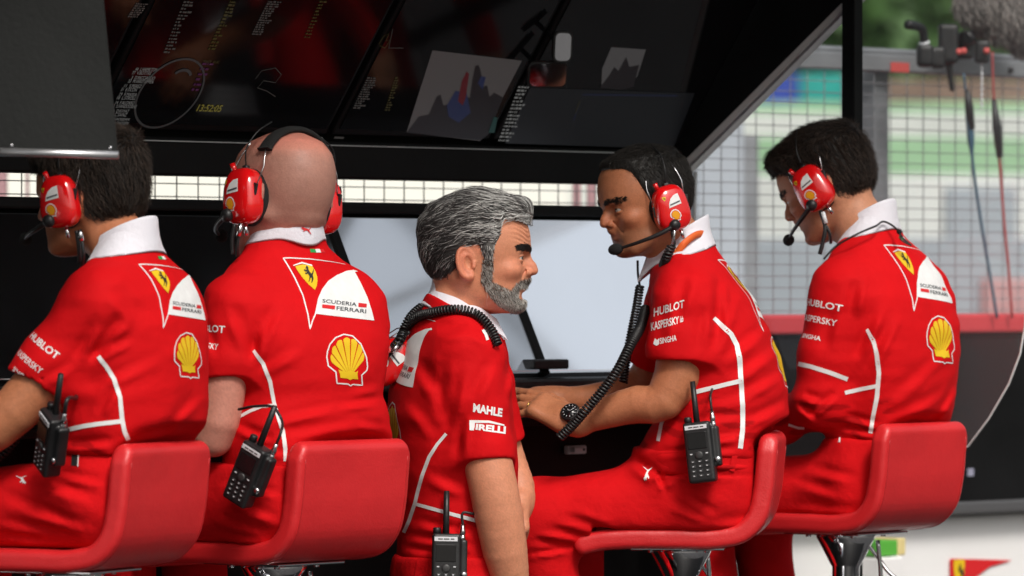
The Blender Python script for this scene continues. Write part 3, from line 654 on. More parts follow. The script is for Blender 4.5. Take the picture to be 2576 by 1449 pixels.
# ------------------------------------------------------------------ people: torso, head, hand, hair
class Torso:
    def __init__(s, psi, Y0, secs, n=2.4):
        s.psi = psi; s.A = frame_psi(psi); s.r, s.f = s.A[:, 0], s.A[:, 1]; k = kk(Y0); sp, cp = math.sin(R(psi)), math.cos(R(psi))
        secs = sorted(secs, key=lambda q: -q[0]); X0 = ((secs[0][1]+secs[0][2])/2-1288)/k; s.n = n; rows = []
        for q in secs:
            py, xl, xr, rho = q[:4]; Y = Y0
            for _ in range(2):
                k = kk(Y); X = ((xl+xr)/2-1288)/k; Y = Y0-(X-X0)*cp/sp + (q[4] if len(q) > 4 else 0)
            hw = (xr-xl)/2/k; a = hw/math.sqrt(cp*cp+rho*rho*sp*sp)
            rows.append((HCAM-(py-724.5)/k, X, Y, a, a*rho))
        t = np.array(rows); z = np.linspace(t[0, 0], t[-1, 0], 240); d = [np.interp(z, t[:, 0], t[:, i]) for i in (1, 2, 3, 4)]
        w = max(3, int(.018/(z[1]-z[0]))); ker = np.hanning(2*w+1); ker /= ker.sum()
        d = [np.convolve(np.pad(q, w, mode='edge'), ker, 'valid') for q in d]
        s.z, (s.x, s.y, s.a, s.b) = z, d; s.z0, s.z1 = z[0], z[-1]
    def at(s, z): return [np.interp(z, s.z, q) for q in (s.x, s.y, s.a, s.b)]
    def c(s, z): x, y, a, b = s.at(z); return np.array([float(x), float(y), z])
    def loc(s, P):
        x, y, a, b = s.at(P[:, 2]); q = P[:, :2]-np.stack([x, y], 1); return q@s.r[:2], q@s.f[:2], a, b
    def sdf(s, P):
        u, v, a, b = s.loc(P); q = ((np.abs(u)/a)**s.n+(np.abs(v)/b)**s.n+1e-9)**(1/s.n)
        d = (q-1)*np.minimum(a, b)*(.55+.45*np.minimum(1, q)); d = np.minimum(d, (q-1)*.16)
        return smax(d, np.maximum(P[:, 2]-s.z1, s.z0-P[:, 2]), .012)
    def polar(s, P):                               # (angle from the spine, height fraction)
        u, v, a, b = s.loc(np.atleast_2d(P)); return np.stack([np.arctan2(u/a, -v/b), (np.atleast_2d(P)[:, 2]-s.z0)/(s.z1-s.z0)], 1)

def pt(P, Y0): return W(P[0], P[1], Y0+(P[2] if len(P) > 2 else 0))
def crease_fn(cr, Y0):
    L = []
    for c in cr:
        (x0, y0), (x1, y1), wd, dp = c[0], c[1], c[2], c[3]; L.append((W(x0, y0, Y0)[[0, 2]], W(x1, y1, Y0)[[0, 2]], wd, dp))
    def f(P):
        q = P[:, [0, 2]]; d = np.zeros(len(P))
        for a, b, wd, dp in L:
            ba = b-a; l2 = ba@ba; h = ((q-a)@ba)/l2; hc = np.clip(h, 0, 1); e = q-a-hc[:, None]*ba
            sd = (e[:, 0]*ba[1]-e[:, 1]*ba[0])/math.sqrt(l2); r = np.linalg.norm(e, axis=1)
            g = 1.6*np.exp(-(r/wd)**2)*(np.sin(np.pi*np.clip(hc, .02, .98))**.6)
            d += dp*(-g + 1.2*np.exp(-((sd-1.7*wd)/wd)**2)*np.exp(-(np.maximum(r-abs(1.7*wd), 0)/wd)**2)*np.sin(np.pi*np.clip(hc, .02, .98)))
        return d
    return f

HS = np.array([  # head rows: z, back, front, half width
 (.112, -.072, .086, .055), (.095, -.088, .101, .0695), (.065, -.096, .110, .0755), (.04, -.0955, .1125, .0765), (.022, -.093, .108, .0755),
 (.008, -.090, .1015, .0735), (-.012, -.083, .1025, .0715), (-.03, -.068, .1055, .069), (-.048, -.045, .1055, .0655), (-.066, -.02, .1025, .0605), (-.082, .005, .101, .051), (-.094, .025, .094, .036), (-.101, .045, .083, .018)])
def head_sdf(nose=1., jaw=1., ears=True, lip=1., frown=0.):
    z = np.linspace(HS[-1, 0], HS[0, 0], 200); cols = [np.interp(z, HS[::-1, 0], HS[::-1, i]) for i in (1, 2, 3)]
    ker = np.hanning(15); ker /= ker.sum(); cols = [np.convolve(np.pad(q, 7, mode='edge'), ker, 'valid') for q in cols]
    def base(P):
        b, f, w = [np.interp(P[:, 2], z, q) for q in cols]; jz = sstep(-P[:, 2], .02, .07); w = w*(1+(jaw-1)*jz)
        c = (b+f)/2; L = (f-b)/2; v = (P[:, 1]-c)/L; u = P[:, 0]/w; n = 2.25
        q = (np.abs(u)**n+np.abs(v)**n+1e-9)**(1/n); d = (q-1)*np.minimum(w, L)
        d = smax(d, np.maximum(P[:, 2]-HS[0, 0], HS[-1, 0]-P[:, 2]), .012); return smin(d, cran(P), .03)
    cran = ell((0, .005, .046), (.0755, .103, .0955))
    add = [(rc((0, .096, .022), (0, .103, -.014), .0105, .0165), .010), (rc((0, .106, .022), (0, .1215*nose**.15, -.004), .0068, .0082), .012), (rc((0, .1215, -.004), (0, .1245, -.0125), .0085, .0098), .006),
           (rc((0, .098, -.024), (0, .1085, -.031), .012, .009), .012), (ell((0, .093, -.083), (.021, .015, .014)), .014)]
    for sx in (-1, 1):
        add += [(rc((sx*.010, .1085, .031), (sx*.040, .094, .0335), .0085, .007), .012), (ell((sx*.0115, .1105, -.0165), (.0080, .0115, .0082)), .005),
                (ell((sx*.047, .074, -.012), (.020, .022, .015)), .022), (rc((sx*.004, .1045, -.0400), (sx*.021, .094, -.0435), .0050*lip, .003), .005), (rc((sx*.004, .1035, -.0525), (sx*.019, .094, -.0490), .0058*lip, .003), .005),
                (rc((sx*.052, .045, -.066), (sx*.035, .075, -.085), .012, .012), .02)]
    cut = []
    for sx in (-1, 1):
        cut += [(ell((sx*.031, .1085, .0135), (.0185, .0155, .0105)), .010), (ell((sx*.0065, .118, -.0235), (.0035, .006, .0035)), .003), (rc((sx*.015, .108, -.013), (sx*.031, .098, -.040), .0022, .0015), .005)]
    for sx in (-1, 1): cut += [(rc((sx*.021, .1035, .0005), (sx*.044, .092, .002), .0010), .004), (rc((sx*.046, .090, .012), (sx*.060, .074, .008), .0006), .003), (rc((sx*.046, .090, .014), (sx*.060, .076, .020), .0006), .003)]
    cut.append((rc((-.021, .0985, -.0462), (.021, .0985, -.0462), .0012), .003)); cut.append((rc((0, .1105, -.0462), (0, .1035, -.0462), .001), .003))
    cut.append((rc((-.018, .108, -.0655), (.018, .108, -.0655), .0045), .012))
    lids = [(ell((sx*.031, .0900, .0130), (.0172, .0158, .0145))) for sx in (-1, 1)]; slit = [uni(.001, rc((sx*.0205, .1050, .0122), (sx*.033, .1060, .0128), .0034, .0044), rc((sx*.033, .1060, .0128), (sx*.0425, .1022, .0126), .0044, .0042), rc((sx*.0425, .1022, .0126), (sx*.0482, .0945, .0116), .0042, .0026)) for sx in (-1, 1)]
    er = []
    if ears:
        for sx in (-1, 1):
            ring = []
            for a in np.linspace(R(15), R(285), 13):
                y_, z_ = .0165*math.cos(a), .031*math.sin(a); ct, st = math.cos(.2), math.sin(.2)
                ring.append((sx*(.078+.010*(.5-.5*math.cos(a-.3))), -.014+y_*ct-z_*st, .003+y_*st+z_*ct))
            er.append((sx, ring))
    def f(P):
        d = base(P)
        fm = P[:, 1] > .028
        if fm.any():
            Q = P[fm]; e = d[fm]
            for g, k in add: e = smin(e, g(Q), k)
            for g, k in cut: e = smax(e, -g(Q), k)
            for g, s_ in zip(lids, slit): e = smin(e, np.maximum(g(Q), -s_(Q)), .002)
            d[fm] = e
        if frown:
            d = d+frown*.0011*np.exp(-((P[:, 1]-.105)/.02)**2)*np.sin(P[:, 2]*620+6*np.sin(P[:, 0]*70))*sstep(P[:, 2], .042, .05)*(1-sstep(P[:, 2], .078, .088))
        for sx, ring in er:
            m = (P[:, 0]*sx > .05) & (np.abs(P[:, 1]+.014) < .045) & (np.abs(P[:, 2]) < .055)
            if m.any():
                Q = P[m]; e = np.full(len(Q), 1.)
                for a, b in zip(ring[:-1], ring[1:]): e = np.minimum(e, rc(a, b, .0046)(Q))
                A = np.array([[1, 0, 0], [0, math.cos(.2), -math.sin(.2)], [0, math.sin(.2), math.cos(.2)]])
                bowl = ell((sx*.0775, -.014, .002), (.0105, .0155, .029), A)(Q); bowl = smax(bowl, -ell((sx*.0925, -.008, .002), (.0165, .0100, .0175), A)(Q), .004)
                e = smin(e, bowl, .005); e = smin(e, ell((sx*.081, -.0055, -.0235), (.0055, .009, .010))(Q), .006); e = smin(e, rc((sx*.079, .003, .004), (sx*.082, .002, -.006), .0042)(Q), .004)
                d[m] = smin(d[m], e, .005)
        return d
    f.base = base
    return f

def hand_fn(w, fdir, back, side=1, curl=(15, 25, 20), spread=.0, size=1., curls=None):
    """wrist point, finger direction, back-of-hand normal; side=+1 puts the thumb on +x = fdir x back"""
    y = nrm(fdir); z = nrm(np.asarray(back)-y*(np.asarray(back)@y)); x = np.cross(y, z)*side; A = np.stack([x, y, z], 1)
    L = lambda p: np.asarray(w)+A@(np.asarray(p, float)*size)
    fs = [(rbx(np.asarray(w)+A@np.array([0, .047, 0])*size, np.array([.039, .046, .0135])*size, .013*size, A), .0), (rc(L((0, -.02, 0)), L((0, .02, 0)), .024*size, .026*size), .02), (rc(L((.028, .02, -.006)), L((.030, .05, -.008)), .016*size, .012*size), .015)]
    spec = [(.0285, .090, (.044, .025, .021), .0088), (.0100, .094, (.048, .029, .022), .0090), (-.0095, .090, (.044, .027, .021), .0086), (-.0275, .082, (.034, .021, .019), .0077)]
    tips = []
    for i, (fx, fy, ln, r) in enumerate(spec):
        p = np.array([fx, fy-.012, .001]); ang = 0; sp = spread*(1.5-i); cu = curls[i] if curls else curl
        for j, l in enumerate(ln):
            ang += R(cu[j]); q = p+np.array([math.sin(sp)*l*math.cos(ang), l*math.cos(ang)*math.cos(sp), -l*math.sin(ang)])
            fs.append((rc(L(p), L(q), r*(1-.1*j)*size, r*(.94-.1*j)*size), .004 if j else .008)); p = q
        tips.append(L(p))
    p = [np.array([.030, .025, -.006]), np.array([.052, .052, -.014]), np.array([.058, .080, -.020]), np.array([.055, .102, -.026])]
    for j in range(3): fs.append((rc(L(p[j]), L(p[j+1]), (.0125, .0105, .0095)[j]*size, (.0105, .0095, .008)[j]*size), .008))
    def f(P):
        d = fs[0][0](P)
        for g, k in fs[1:]: d = smin(d, g(P), k)
        return d
    f.L = L; f.A = A
    return f

def strands(f, roots, dirf, n, length, seg, lift, rad, colf, rg, tip_lift=0., wave=0., lenf=None):
    """hair strands that hug the implicit surface f; dirf gives the comb direction"""
    idx = rg.integers(0, len(roots), n); P = roots[idx]+rg.normal(size=(n, 3))*.0015
    ln = length*(.6+.6*rg.random(n)); off = lift*rg.random(n); pts = []; jit = rg.normal(size=(n, 3))*.18; ph = rg.random(n)*6.28
    N = grad(f, P); P = P-N*(f(P))[:, None]; root = P.copy()
    if lenf is not None: ln = ln*lenf(root)
    for s_ in range(seg+1):
        t = s_/seg; pts.append(P.copy())
        N = grad(f, P); D = dirf(P)+jit+wave*np.sin(ph+t*7)[:, None]*np.cross(N, dirf(P)); D -= N*(D*N).sum(1)[:, None]; D /= np.linalg.norm(D, axis=1)[:, None]+1e-9
        P = P+D*(ln/seg)[:, None]; o = off*(.35+.65*math.sin(min(1, t*1.2)*1.57))+tip_lift*t*t*rg.random(n)
        P = P-N*(f(P)-o)[:, None]*.85
    pts = np.stack(pts, 1); m = seg+1                                   # n, m, 3
    T = np.gradient(pts, axis=1); T /= np.linalg.norm(T, axis=2)[..., None]+1e-9
    N = grad(f, pts.reshape(-1, 3)).reshape(n, m, 3); B = np.cross(T, N); B /= np.linalg.norm(B, axis=2)[..., None]+1e-9; N = np.cross(B, T)
    rr = (rad*(.7+.6*rg.random(n)))[:, None]*np.interp(np.linspace(0, 1, m), [0, .15, .7, 1], [.7, 1, .9, .15])[None]
    v = np.stack([pts+B*rr[..., None], pts+N*rr[..., None]*.8, pts-B*rr[..., None]], 2).reshape(-1, 3)
    i0 = (np.arange(n)[:, None]*m+np.arange(seg)[None]).ravel()*3; fc = []
    for a, b in ((0, 1), (1, 2), (2, 0)): fc.append(np.stack([i0+a, i0+b, i0+3+b, i0+3+a], 1))
    c = np.repeat(colf(root), m*3, axis=0)
    return v, np.vstack(fc), c
def mergeq(parts):
    V, F, C, n = [], [], [], 0
    for v, f, c in parts: V.append(v); F.append(np.asarray(f)+n); C.append(np.broadcast_to(c, (len(v), 3))); n += len(v)
    return np.vstack(V), np.vstack(F), np.vstack(C)

class Person: pass
def bvh_of(vf): return BVHTree.FromPolygons([tuple(x) for x in vf[0]], [tuple(int(i) for i in q) for q in vf[1]])
def cast(bv, o, d, off=.0009):
    h = bv.ray_cast(Vector(o), Vector(d))
    if h[0] is None: return None
    n = h[1]
    if n.dot(Vector(d)) > 0: n = -n
    return np.array(h[0]+n*off)
def drop(vf2, fn):                                 # map 2-D points through fn, drop faces that miss
    P = [fn(q) for q in vf2[0]]; ok = [p is not None for p in P]; idx = np.cumsum(ok)-1
    F = [tuple(int(idx[i]) for i in q) for q in vf2[1] if all(ok[i] for i in q)]
    V = [p for p in P if p is not None]
    return (np.array(V) if V else np.zeros((0, 3))), F
def pixmap(bv, off=.0009): return lambda q: cast(bv, CAMP, nrm(ray(q[0], q[1])), off)
def clean(vf, lim=.02):                            # throw away faces stretched over a gap
    V = vf[0]; return V, [q for q in vf[1] if max(np.linalg.norm(V[q[i]]-V[q[i-1]]) for i in range(len(q))) < lim]
def on_cyl(bv, A, B, ref, off=.0009):              # (arc, along) around axis A->B, arc measured from direction ref; lengths in metres at radius .05
    ax = nrm(np.asarray(B)-np.asarray(A)); rf = nrm(np.asarray(ref)-ax*(np.asarray(ref)@ax)); sd = np.cross(ax, rf)
    def f(q):
        a = -q[0]/.055; d = rf*math.cos(a)+sd*math.sin(a); c = np.asarray(A)+ax*q[1]; return cast(bv, c+d*.25, -d, off)
    return f

def build_shirt(p, torso, sleeves, creases, amp=.0022, k=.045, res=.0042, extra=None):
    """sleeves: (A, B, hem, r1, r2, r3, hemnormal): shoulder to elbow, cut at hem"""
    fs = []
    for sl in sleeves:
        g = [rc(a, b, ra, rb) for (a, ra), (b, rb) in zip(sl['pts'][:-1], sl['pts'][1:])]
        fs.append((uni(.03, *g), sl.get('hem'), sl.get('hemn'), sl.get('rin')))
    cf = crease_fn(creases, p.Y0); ph = p.seed
    if p.neck is not None: nc = np.asarray(p.neck[0], np.float32); nA = frame_psi(p.neck[1], p.neck[2]).astype(np.float32); ncol = rc(p.neck[0]-nA[:, 2]*.07+nA[:, 1]*.01, p.neck[0]+nA[:, 2]*.02, .060, .052)
    def f(P):
        d = torso.sdf(P)
        for g, hem, hn, rin in fs:
            e = g(P)
            if hem is not None:
                c = (P-hem)@hn; e = smax(e, c, .004)
                e = np.maximum(e, -np.maximum(np.linalg.norm(P-hem-c[:, None]*hn, axis=1)-rin, -(c+.012)))
            d = smin(d, e, k)
        if getattr(p, 'sit', None): d = p.sit(P, d, False)
        if extra: d = extra(P, d)
        if p.neck is not None:
            d = smin(d, ncol(P), .055); q = P-nc; up_ = q@nA[:, 2]; rad = np.sqrt(np.maximum((q*q).sum(1)-up_**2, 0)); d = smax(d, np.where(rad < .13, up_+.012, -.05+.0*up_), .008)
        m = np.abs(d) < .05
        if m.any():
            Q = P[m]; d[m] -= cf(Q) + amp*wob(Q, 24, ph) + amp*.7*wob(Q*np.array([1, 1, 2.2]), 40, ph*2)
        return d
    lo = np.array([torso.x.min()-torso.a.max(), torso.y.min()-torso.a.max(), torso.z0]); hi = np.array([torso.x.max()+torso.a.max(), torso.y.max()+torso.a.max(), torso.z1])
    for sl in sleeves:
        for a, r in sl['pts']: lo = np.minimum(lo, a-r); hi = np.maximum(hi, a+r)
    p.shirt_f = f
    return surfnet(f, lo-.03, hi+.03, res, slack=.024)
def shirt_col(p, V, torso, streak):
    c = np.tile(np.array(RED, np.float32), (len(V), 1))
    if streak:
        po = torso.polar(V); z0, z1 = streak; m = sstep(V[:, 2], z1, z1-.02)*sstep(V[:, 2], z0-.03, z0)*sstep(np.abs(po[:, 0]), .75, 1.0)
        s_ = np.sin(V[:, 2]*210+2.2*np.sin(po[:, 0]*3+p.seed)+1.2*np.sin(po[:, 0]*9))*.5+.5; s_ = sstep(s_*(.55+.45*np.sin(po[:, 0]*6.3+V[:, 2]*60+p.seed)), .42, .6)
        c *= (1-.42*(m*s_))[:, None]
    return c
def build_collar(p, c, psi, rt, rb, hb, tilt, open_=28, name='collar', flare=0., drop_=.0, rho=1.12, tip=.0, dropb=.030):
    """fold-over collar: stands around the neck, higher at the back, open in front"""
    A = frame_psi(psi, 0); n = 56; a = np.linspace(R(open_), R(360-open_), n); th = .0032
    V = []; 
    for i, t in enumerate(a):
        e = np.array([math.sin(t), math.cos(t)*(rho if math.cos(t) > 0 else min(rho, 1.1))]); bk = .5-.5*math.cos(t); fr = 1-bk
        tipf = math.exp(-((min(t, 2*math.pi-t)-R(open_))/.30)**2)
        top = np.array([e[0]*rt, e[1]*rt, hb*(.55+.45*bk)]); bot = np.array([e[0]*(rb+tip*tipf), e[1]*(rb+tip*tipf*1.6), -drop_*fr-dropb*bk-tip*.9*tipf]); mid = (top+bot)/2+np.array([e[0], e[1], 0])*flare
        inn = np.array([e[0]*(rt-.004), e[1]*(rt-.004), hb*(.45+.45*bk)-.004])
        ob = bot-np.array([e[0]*th, e[1]*th, .002]); 
        V += [inn, top+np.array([e[0]*-.0015, e[1]*-.0015, .0015]), top+np.array([e[0]*.002, e[1]*.002, .0]), mid, bot, ob]
    V = np.array(V); V[:, 2] -= V[:, 1]*math.tan(R(tilt)); V = V@A.T+np.asarray(c); m = 6
    ax = A[:, 2]; q = V-np.asarray(c); rd = q-(q@ax)[:, None]*ax; rd /= np.linalg.norm(rd, axis=1)[:, None]
    jj = np.arange(len(V)) % m; want = np.array([0, 0, .0, .0035, .0045, .0012])[jj]; act = jj >= 3
    for _ in range(25): d = p.shirt_f(V); V = V+rd*(np.clip(want-d, 0, .004)*act)[:, None]
    low = np.isin(jj, (4, 5)) & (np.cos(np.repeat(a, m)) < .35)
    for _ in range(6): d = p.shirt_f(V); V = V-ax*(np.clip(d-.005, 0, .004)*low)[:, None]
    G = V.reshape(n, m, 3)
    for _ in range(4): G[2:-2] = (G[:-4]+2*G[1:-3]+3*G[2:-2]+2*G[3:-1]+G[4:])/9
    V = G.reshape(-1, 3)
    F = [(i*m+j, i*m+(j+1) % m, (i+1)*m+(j+1) % m, (i+1)*m+j) for i in range(n-1) for j in range(m)]+[tuple(range(m)), tuple((n-1)*m+j for j in range(m-1, -1, -1))]
    o = mk(name, (V, F), 'collar_white', p.root); md = o.modifiers.new('sub', 'SUBSURF'); md.levels = md.render_levels = 1
    return (V, F)
def build_head(p, org, A, sc, neck, skin, hs, col_fn=None, res=.0021, arms=(), extra=None):
    """head, neck and the bare arms, one skin mesh"""
    p.hA, p.ho, p.hsc = A, np.asarray(org), sc
    loc = lambda P: ((P-p.ho)@A)/sc
    p.loc = loc; p.wld = lambda q: p.ho+(np.asarray(q)*sc)@A.T
    nb, nr = neck; na = p.wld((0, -.022, -.03)); nk = rc(na, nb, .054*sc*nr, .060*nr); nk2 = rc(p.wld((0, .0, -.055)), nb, .046*sc*nr, .054*nr)
    scm = [rc(p.wld((sx*.06, -.025, -.03)), np.asarray(nb)+A[:, 0]*sx*.02+A[:, 1]*.045, .012, .011) for sx in (-1, 1)]
    def f(P):
        d = hs(loc(P))*sc; e = smin(nk(P), nk2(P), .03)
        for g in scm: e = smin(e, g(P), .02)
        d = smin(d, e, .028)
        if extra: d = extra(P, d, loc(P))
        return d
    p.head_f = f
    lo = np.minimum(p.ho-.155, np.asarray(nb)-.075); hi = np.maximum(p.ho+.165, np.asarray(nb)+.075)
    v, q = surfnet(f, lo, hi, res, slack=.007); L = loc(v); c = np.tile(np.array(skin), (len(v), 1))
    # warmer nose, cheeks and ears; lips
    red = np.exp(-((np.abs(L[:, 0])-.0)/.02)**2-((L[:, 1]-.118)/.02)**2-((L[:, 2]+.01)/.02)**2)*.5+np.exp(-((np.abs(L[:, 0])-.05)/.025)**2-((L[:, 1]-.08)/.03)**2-((L[:, 2]+.012)/.025)**2)*.35+sstep(np.abs(L[:, 0]), .078, .086)*.5
    c *= 1+np.stack([.06*red, -.28*red, -.25*red], 1)
    lip = sstep(np.abs(L[:, 2]+.0465)*-1, -.010, -.006)*sstep(L[:, 1], .09, .098)*sstep(-np.abs(L[:, 0]), -.026, -.020); lip = np.clip(lip, 0, 1)
    c = c*(1-.45*lip[:, None])+np.array([.36, .12, .10])*(skin[0]/.55)*.45*lip[:, None]
    if col_fn: c = col_fn(L, c)
    parts = [(v, q, c)]
    for fa, lo, hi, rs in arms:
        v, q = surfnet(fa, lo, hi, rs); c = np.tile(np.array(skin), (len(v), 1)); n_ = wob(v, 55, 2.)+.6*wob(v, 120, 5.); c *= (1+.018*n_)[:, None]; parts.append((v, q, c))
    v, q, c = mergeq(parts); c = c*(1+np.clip(np.random.default_rng(int(p.seed)).normal(size=(len(c), 1)), -2, 2)*.055); p.body = mk('body', (v, q), 'skin', p.root, True, c)
    return f
def arm_fn(pts, hand=None, musc=.0, ph=1.):
    P0 = np.array([a for a, r in pts]); R0 = np.array([r for a, r in pts]); L0_ = np.r_[0, np.cumsum(np.linalg.norm(np.diff(P0, axis=0), axis=1))]; L0_ /= L0_[-1]
    nq = 13; pp_ = smooth_path(P0, nq); rr_ = np.interp(np.linspace(0, 1, nq), L0_, R0); segs = [rc(pp_[i], pp_[i+1], rr_[i], rr_[i+1]) for i in range(nq-1)]
    def g(P):
        d = segs[0](P)
        for s_ in segs[1:]: d = np.minimum(d, s_(P))
        return d
    def f(P):
        d = g(P)
        if hand: d = smin(d, hand(P), .02)
        m = np.abs(d) < .03
        if musc and m.any(): d[m] -= musc*wob(P[m], 32, ph)
        return d
    lo = np.min([a-r for a, r in pts], 0); hi = np.max([a+r for a, r in pts], 0)
    if hand:
        w = hand.L((0, .05, 0)); lo = np.minimum(lo, w-.15); hi = np.maximum(hi, w+.15)
    return f, lo-.02, hi+.02
def eyes(p, iris=(.09, .05, .03)):
    for sx in (-1, 1):
        c = p.wld((sx*.031, .0905, .0128)); bm = bmesh.new(); bmesh.ops.create_uvsphere(bm, u_segments=36, v_segments=26, radius=.0136*p.hsc); v, f = from_bm(bm)
        d = nrm(p.gaze) if hasattr(p, 'gaze') else p.hA[:, 1]; q = v/(.0136*p.hsc)@d
        cc = np.where((q > .84)[:, None], np.array(iris), np.array([.46, .41, .37])); cc = np.where((q > .965)[:, None], np.array([.005, .005, .005]), cc)
        mk('eye', (v+c, f), mat('eye', (.6, .6, .6), .08, attr=True, spec=.6), p.root, True, cc)
STOOLS = [(178, -.85, 65, .017), (690, -.40, 51, .010), (1712, .50, 84, .0), (2128, .95, 53, .012)]
def sit_cut(i):
    px, Y, psi, dz = STOOLS[i]; o = W(px, 1400, Y); o[2] = .25+dz; A = frame_psi(psi).astype(np.float32); o = o.astype(np.float32)
    def f(P, d, seat=True):
        q = (P-o)@A; y, z = q[:, 1], q[:, 2]
        d = smax(d, -.166-y-np.clip((z-.975)/.08, 0, 1)**2*.12, .012)
        if not seat: return d
        bot = .797+np.clip(-y-.10, 0, .07)**2*4
        return smax(d, np.where((y < .18) & (z > .5), bot-z, -.05), .012)
    return f
def trousers(p, fns, lo, hi, creases, res=.006, amp=.003, k=.05, cut=None, name='trousers'):
    cf = crease_fn(creases, p.Y0); g = uni(k, *fns)
    def f(P):
        d = g(P)
        if cut: d = smax(d, P[:, 2]-cut, .006)
        if getattr(p, 'sit', None): d = p.sit(P, d)
        m = np.abs(d) < .05
        if m.any(): Q = P[m]; d[m] -= cf(Q)+amp*wob(Q, 20, p.seed+1)+amp*.6*wob(Q, 45, p.seed+3)
        return d
    vf = surfnet(f, lo, hi, res, slack=.024); p.trou_f = f; p.trou_vf = vf; p.trou = mk(name, vf, 'trouser_red', p.root); p.trou_bv = bvh_of(vf)
    return vf
def shoe(p, toe_from, d):
    d = nrm(np.array([d[0], d[1], 0])); r = np.array([d[1], -d[0], 0]); A = np.stack([r, d, UP], 1); o = np.asarray(toe_from)
    f = uni(.03, rbx(o+A@np.array([0, .07, .03]), (.043, .13, .028), .025, A), ell(o+A@np.array([0, -.01, .06]), (.042, .055, .05), A))
    def g(P): return np.maximum(f(P), o[2]-P[:, 2])
    v = surfnet(g, o-.24, o+.24, .008); mk('shoe', v, 'black_plastic', p.root)
def pixband(p, bv, par, pts, w, m='print_white', name='piping', off=.0011):
    v = strip(pts, w, step=6); o = clean(drop(v, pixmap(bv, off)), .025)
    if len(o[1]): mk(name, o, m, par)
# ------------------------------------------------------------------ the five people
def in_poly(y, z, poly):
    ins = np.zeros(len(y), bool); n = len(poly)
    for i in range(n):
        (x1, y1), (x2, y2) = poly[i], poly[i-1]
        c = ((y1 > z) != (y2 > z)) & (y < (x2-x1)*(z-y1)/(y2-y1+1e-12)+x1); ins ^= c
    return ins
def new_person(seed, Y0, foot, label):
    p = Person(); p.neck = None; p.seed = seed; p.Y0 = Y0; p.root = empty('person', foot); tag(p.root, label, 'person'); return p
def arm_dir(a, b): return nrm(np.asarray(b)-np.asarray(a))
def finish_shirt(p, t, vf, streak=None):
    p.shirt_vf = vf; p.shirt = mk('shirt', vf, 'shirt_red', p.root, True, shirt_col(p, vf[0], t, streak)); p.bv = bvh_of(vf); p.t = t
def hair_cap(p, hs, thick, line, res=.0026):
    def f(P):
        L = p.loc(P); return smax((hs.base(L)-thick(L)*np.clip(.12+(L[:, 2]-line(L))/.028, .12, 1))*p.hsc, (line(L)-L[:, 2])*.8, .006)
    f.cap = lambda P: (hs.base(p.loc(P))-thick(p.loc(P))*np.clip(.12+(p.loc(P)[:, 2]-line(p.loc(P)))/.028, .12, 1))*p.hsc
    v, q = surfnet(f, p.ho-.15, p.ho+.18, res); return f, v, q

# back print, traced on the bald man's shirt and carried to the others by angle round the back and height
TPL = {}
def cpx(pts): return [(692.3+x*.2556, 627.9+y*.2556) for x, y in pts]
def back_shapes():
    ol, lobes = shell_parts()
    q = lambda a: [(708+x*200, 1085-y*252) for x, y in a]
    S_ = []
    S_.append(('emblem_outline', 'print_white', strip(cpx([(690, 148), (560, 122), (340, 94), (150, 84), (78, 86), (130, 170), (190, 278), (270, 450), (320, 640), (341, 782), (365, 700), (395, 632)]), [.6, 1.2, 2.2, 2.8, 3.0, 3.2, 3.2, 3.2, 3.2, 3.2, 3.2, 3.4], 6)))
    S_.append(('emblem_field', 'print_white', fill(cpx([(388, 632), (420, 480), (460, 390), (520, 310), (600, 255), (700, 212), (770, 203), (812, 218), (782, 224), (840, 330), (905, 470), (950, 610), (972, 700)]), 7)))
    S_.append(('shield', 'print_yellow', fill(cpx([(195, 165), (270, 148), (360, 160), (395, 220), (410, 270), (413, 310), (405, 360), (388, 398), (330, 350), (260, 270), (215, 205)]), 8)))
    S_.append(('shield_band', 'print_white', fill(cpx([(175, 155), (260, 124), (360, 152), (362, 165), (262, 140), (178, 163)]), 8)))
    hv = HORSE.copy(); hp = [np.array([262, 160])+np.array([112, 0])*x+np.array([22, 178])*(1-y) for x, y in hv]
    S_.append(('horse', 'print_black', fill(cpx(hp), 8)))
    S_.append(('red_bar', 'print_red', fill(cpx([(458, 542), (585, 555), (582, 592), (458, 578)]), 8)))
    S_.append(('red_bar', 'print_red', fill(cpx([(815, 528), (897, 537), (893, 573), (813, 567)]), 8)))
    S_.append(('lettering', 'print_grey', subdiv(quad2(text_vf('SCUDERIA', .012), cpx([(460, 524), (795, 562), (798, 526), (462, 488)])), 6)))
    S_.append(('lettering', 'print_grey', subdiv(quad2(text_vf('FERRARI', .012), cpx([(598, 598), (888, 630), (890, 592), (600, 560)])), 6)))
    S_.append(('shell_outline', 'print_white', strip(cpx(q(ol)), 3.0, 6, True)))
    for l in lobes: S_.append(('shell_lobe', 'print_yellow', fill(cpx(q(l)), 8)))
    return S_
LAYER = {'shield': .0011, 'shield_band': .0013, 'horse': .0019, 'red_bar': .0017, 'lettering': .0018}
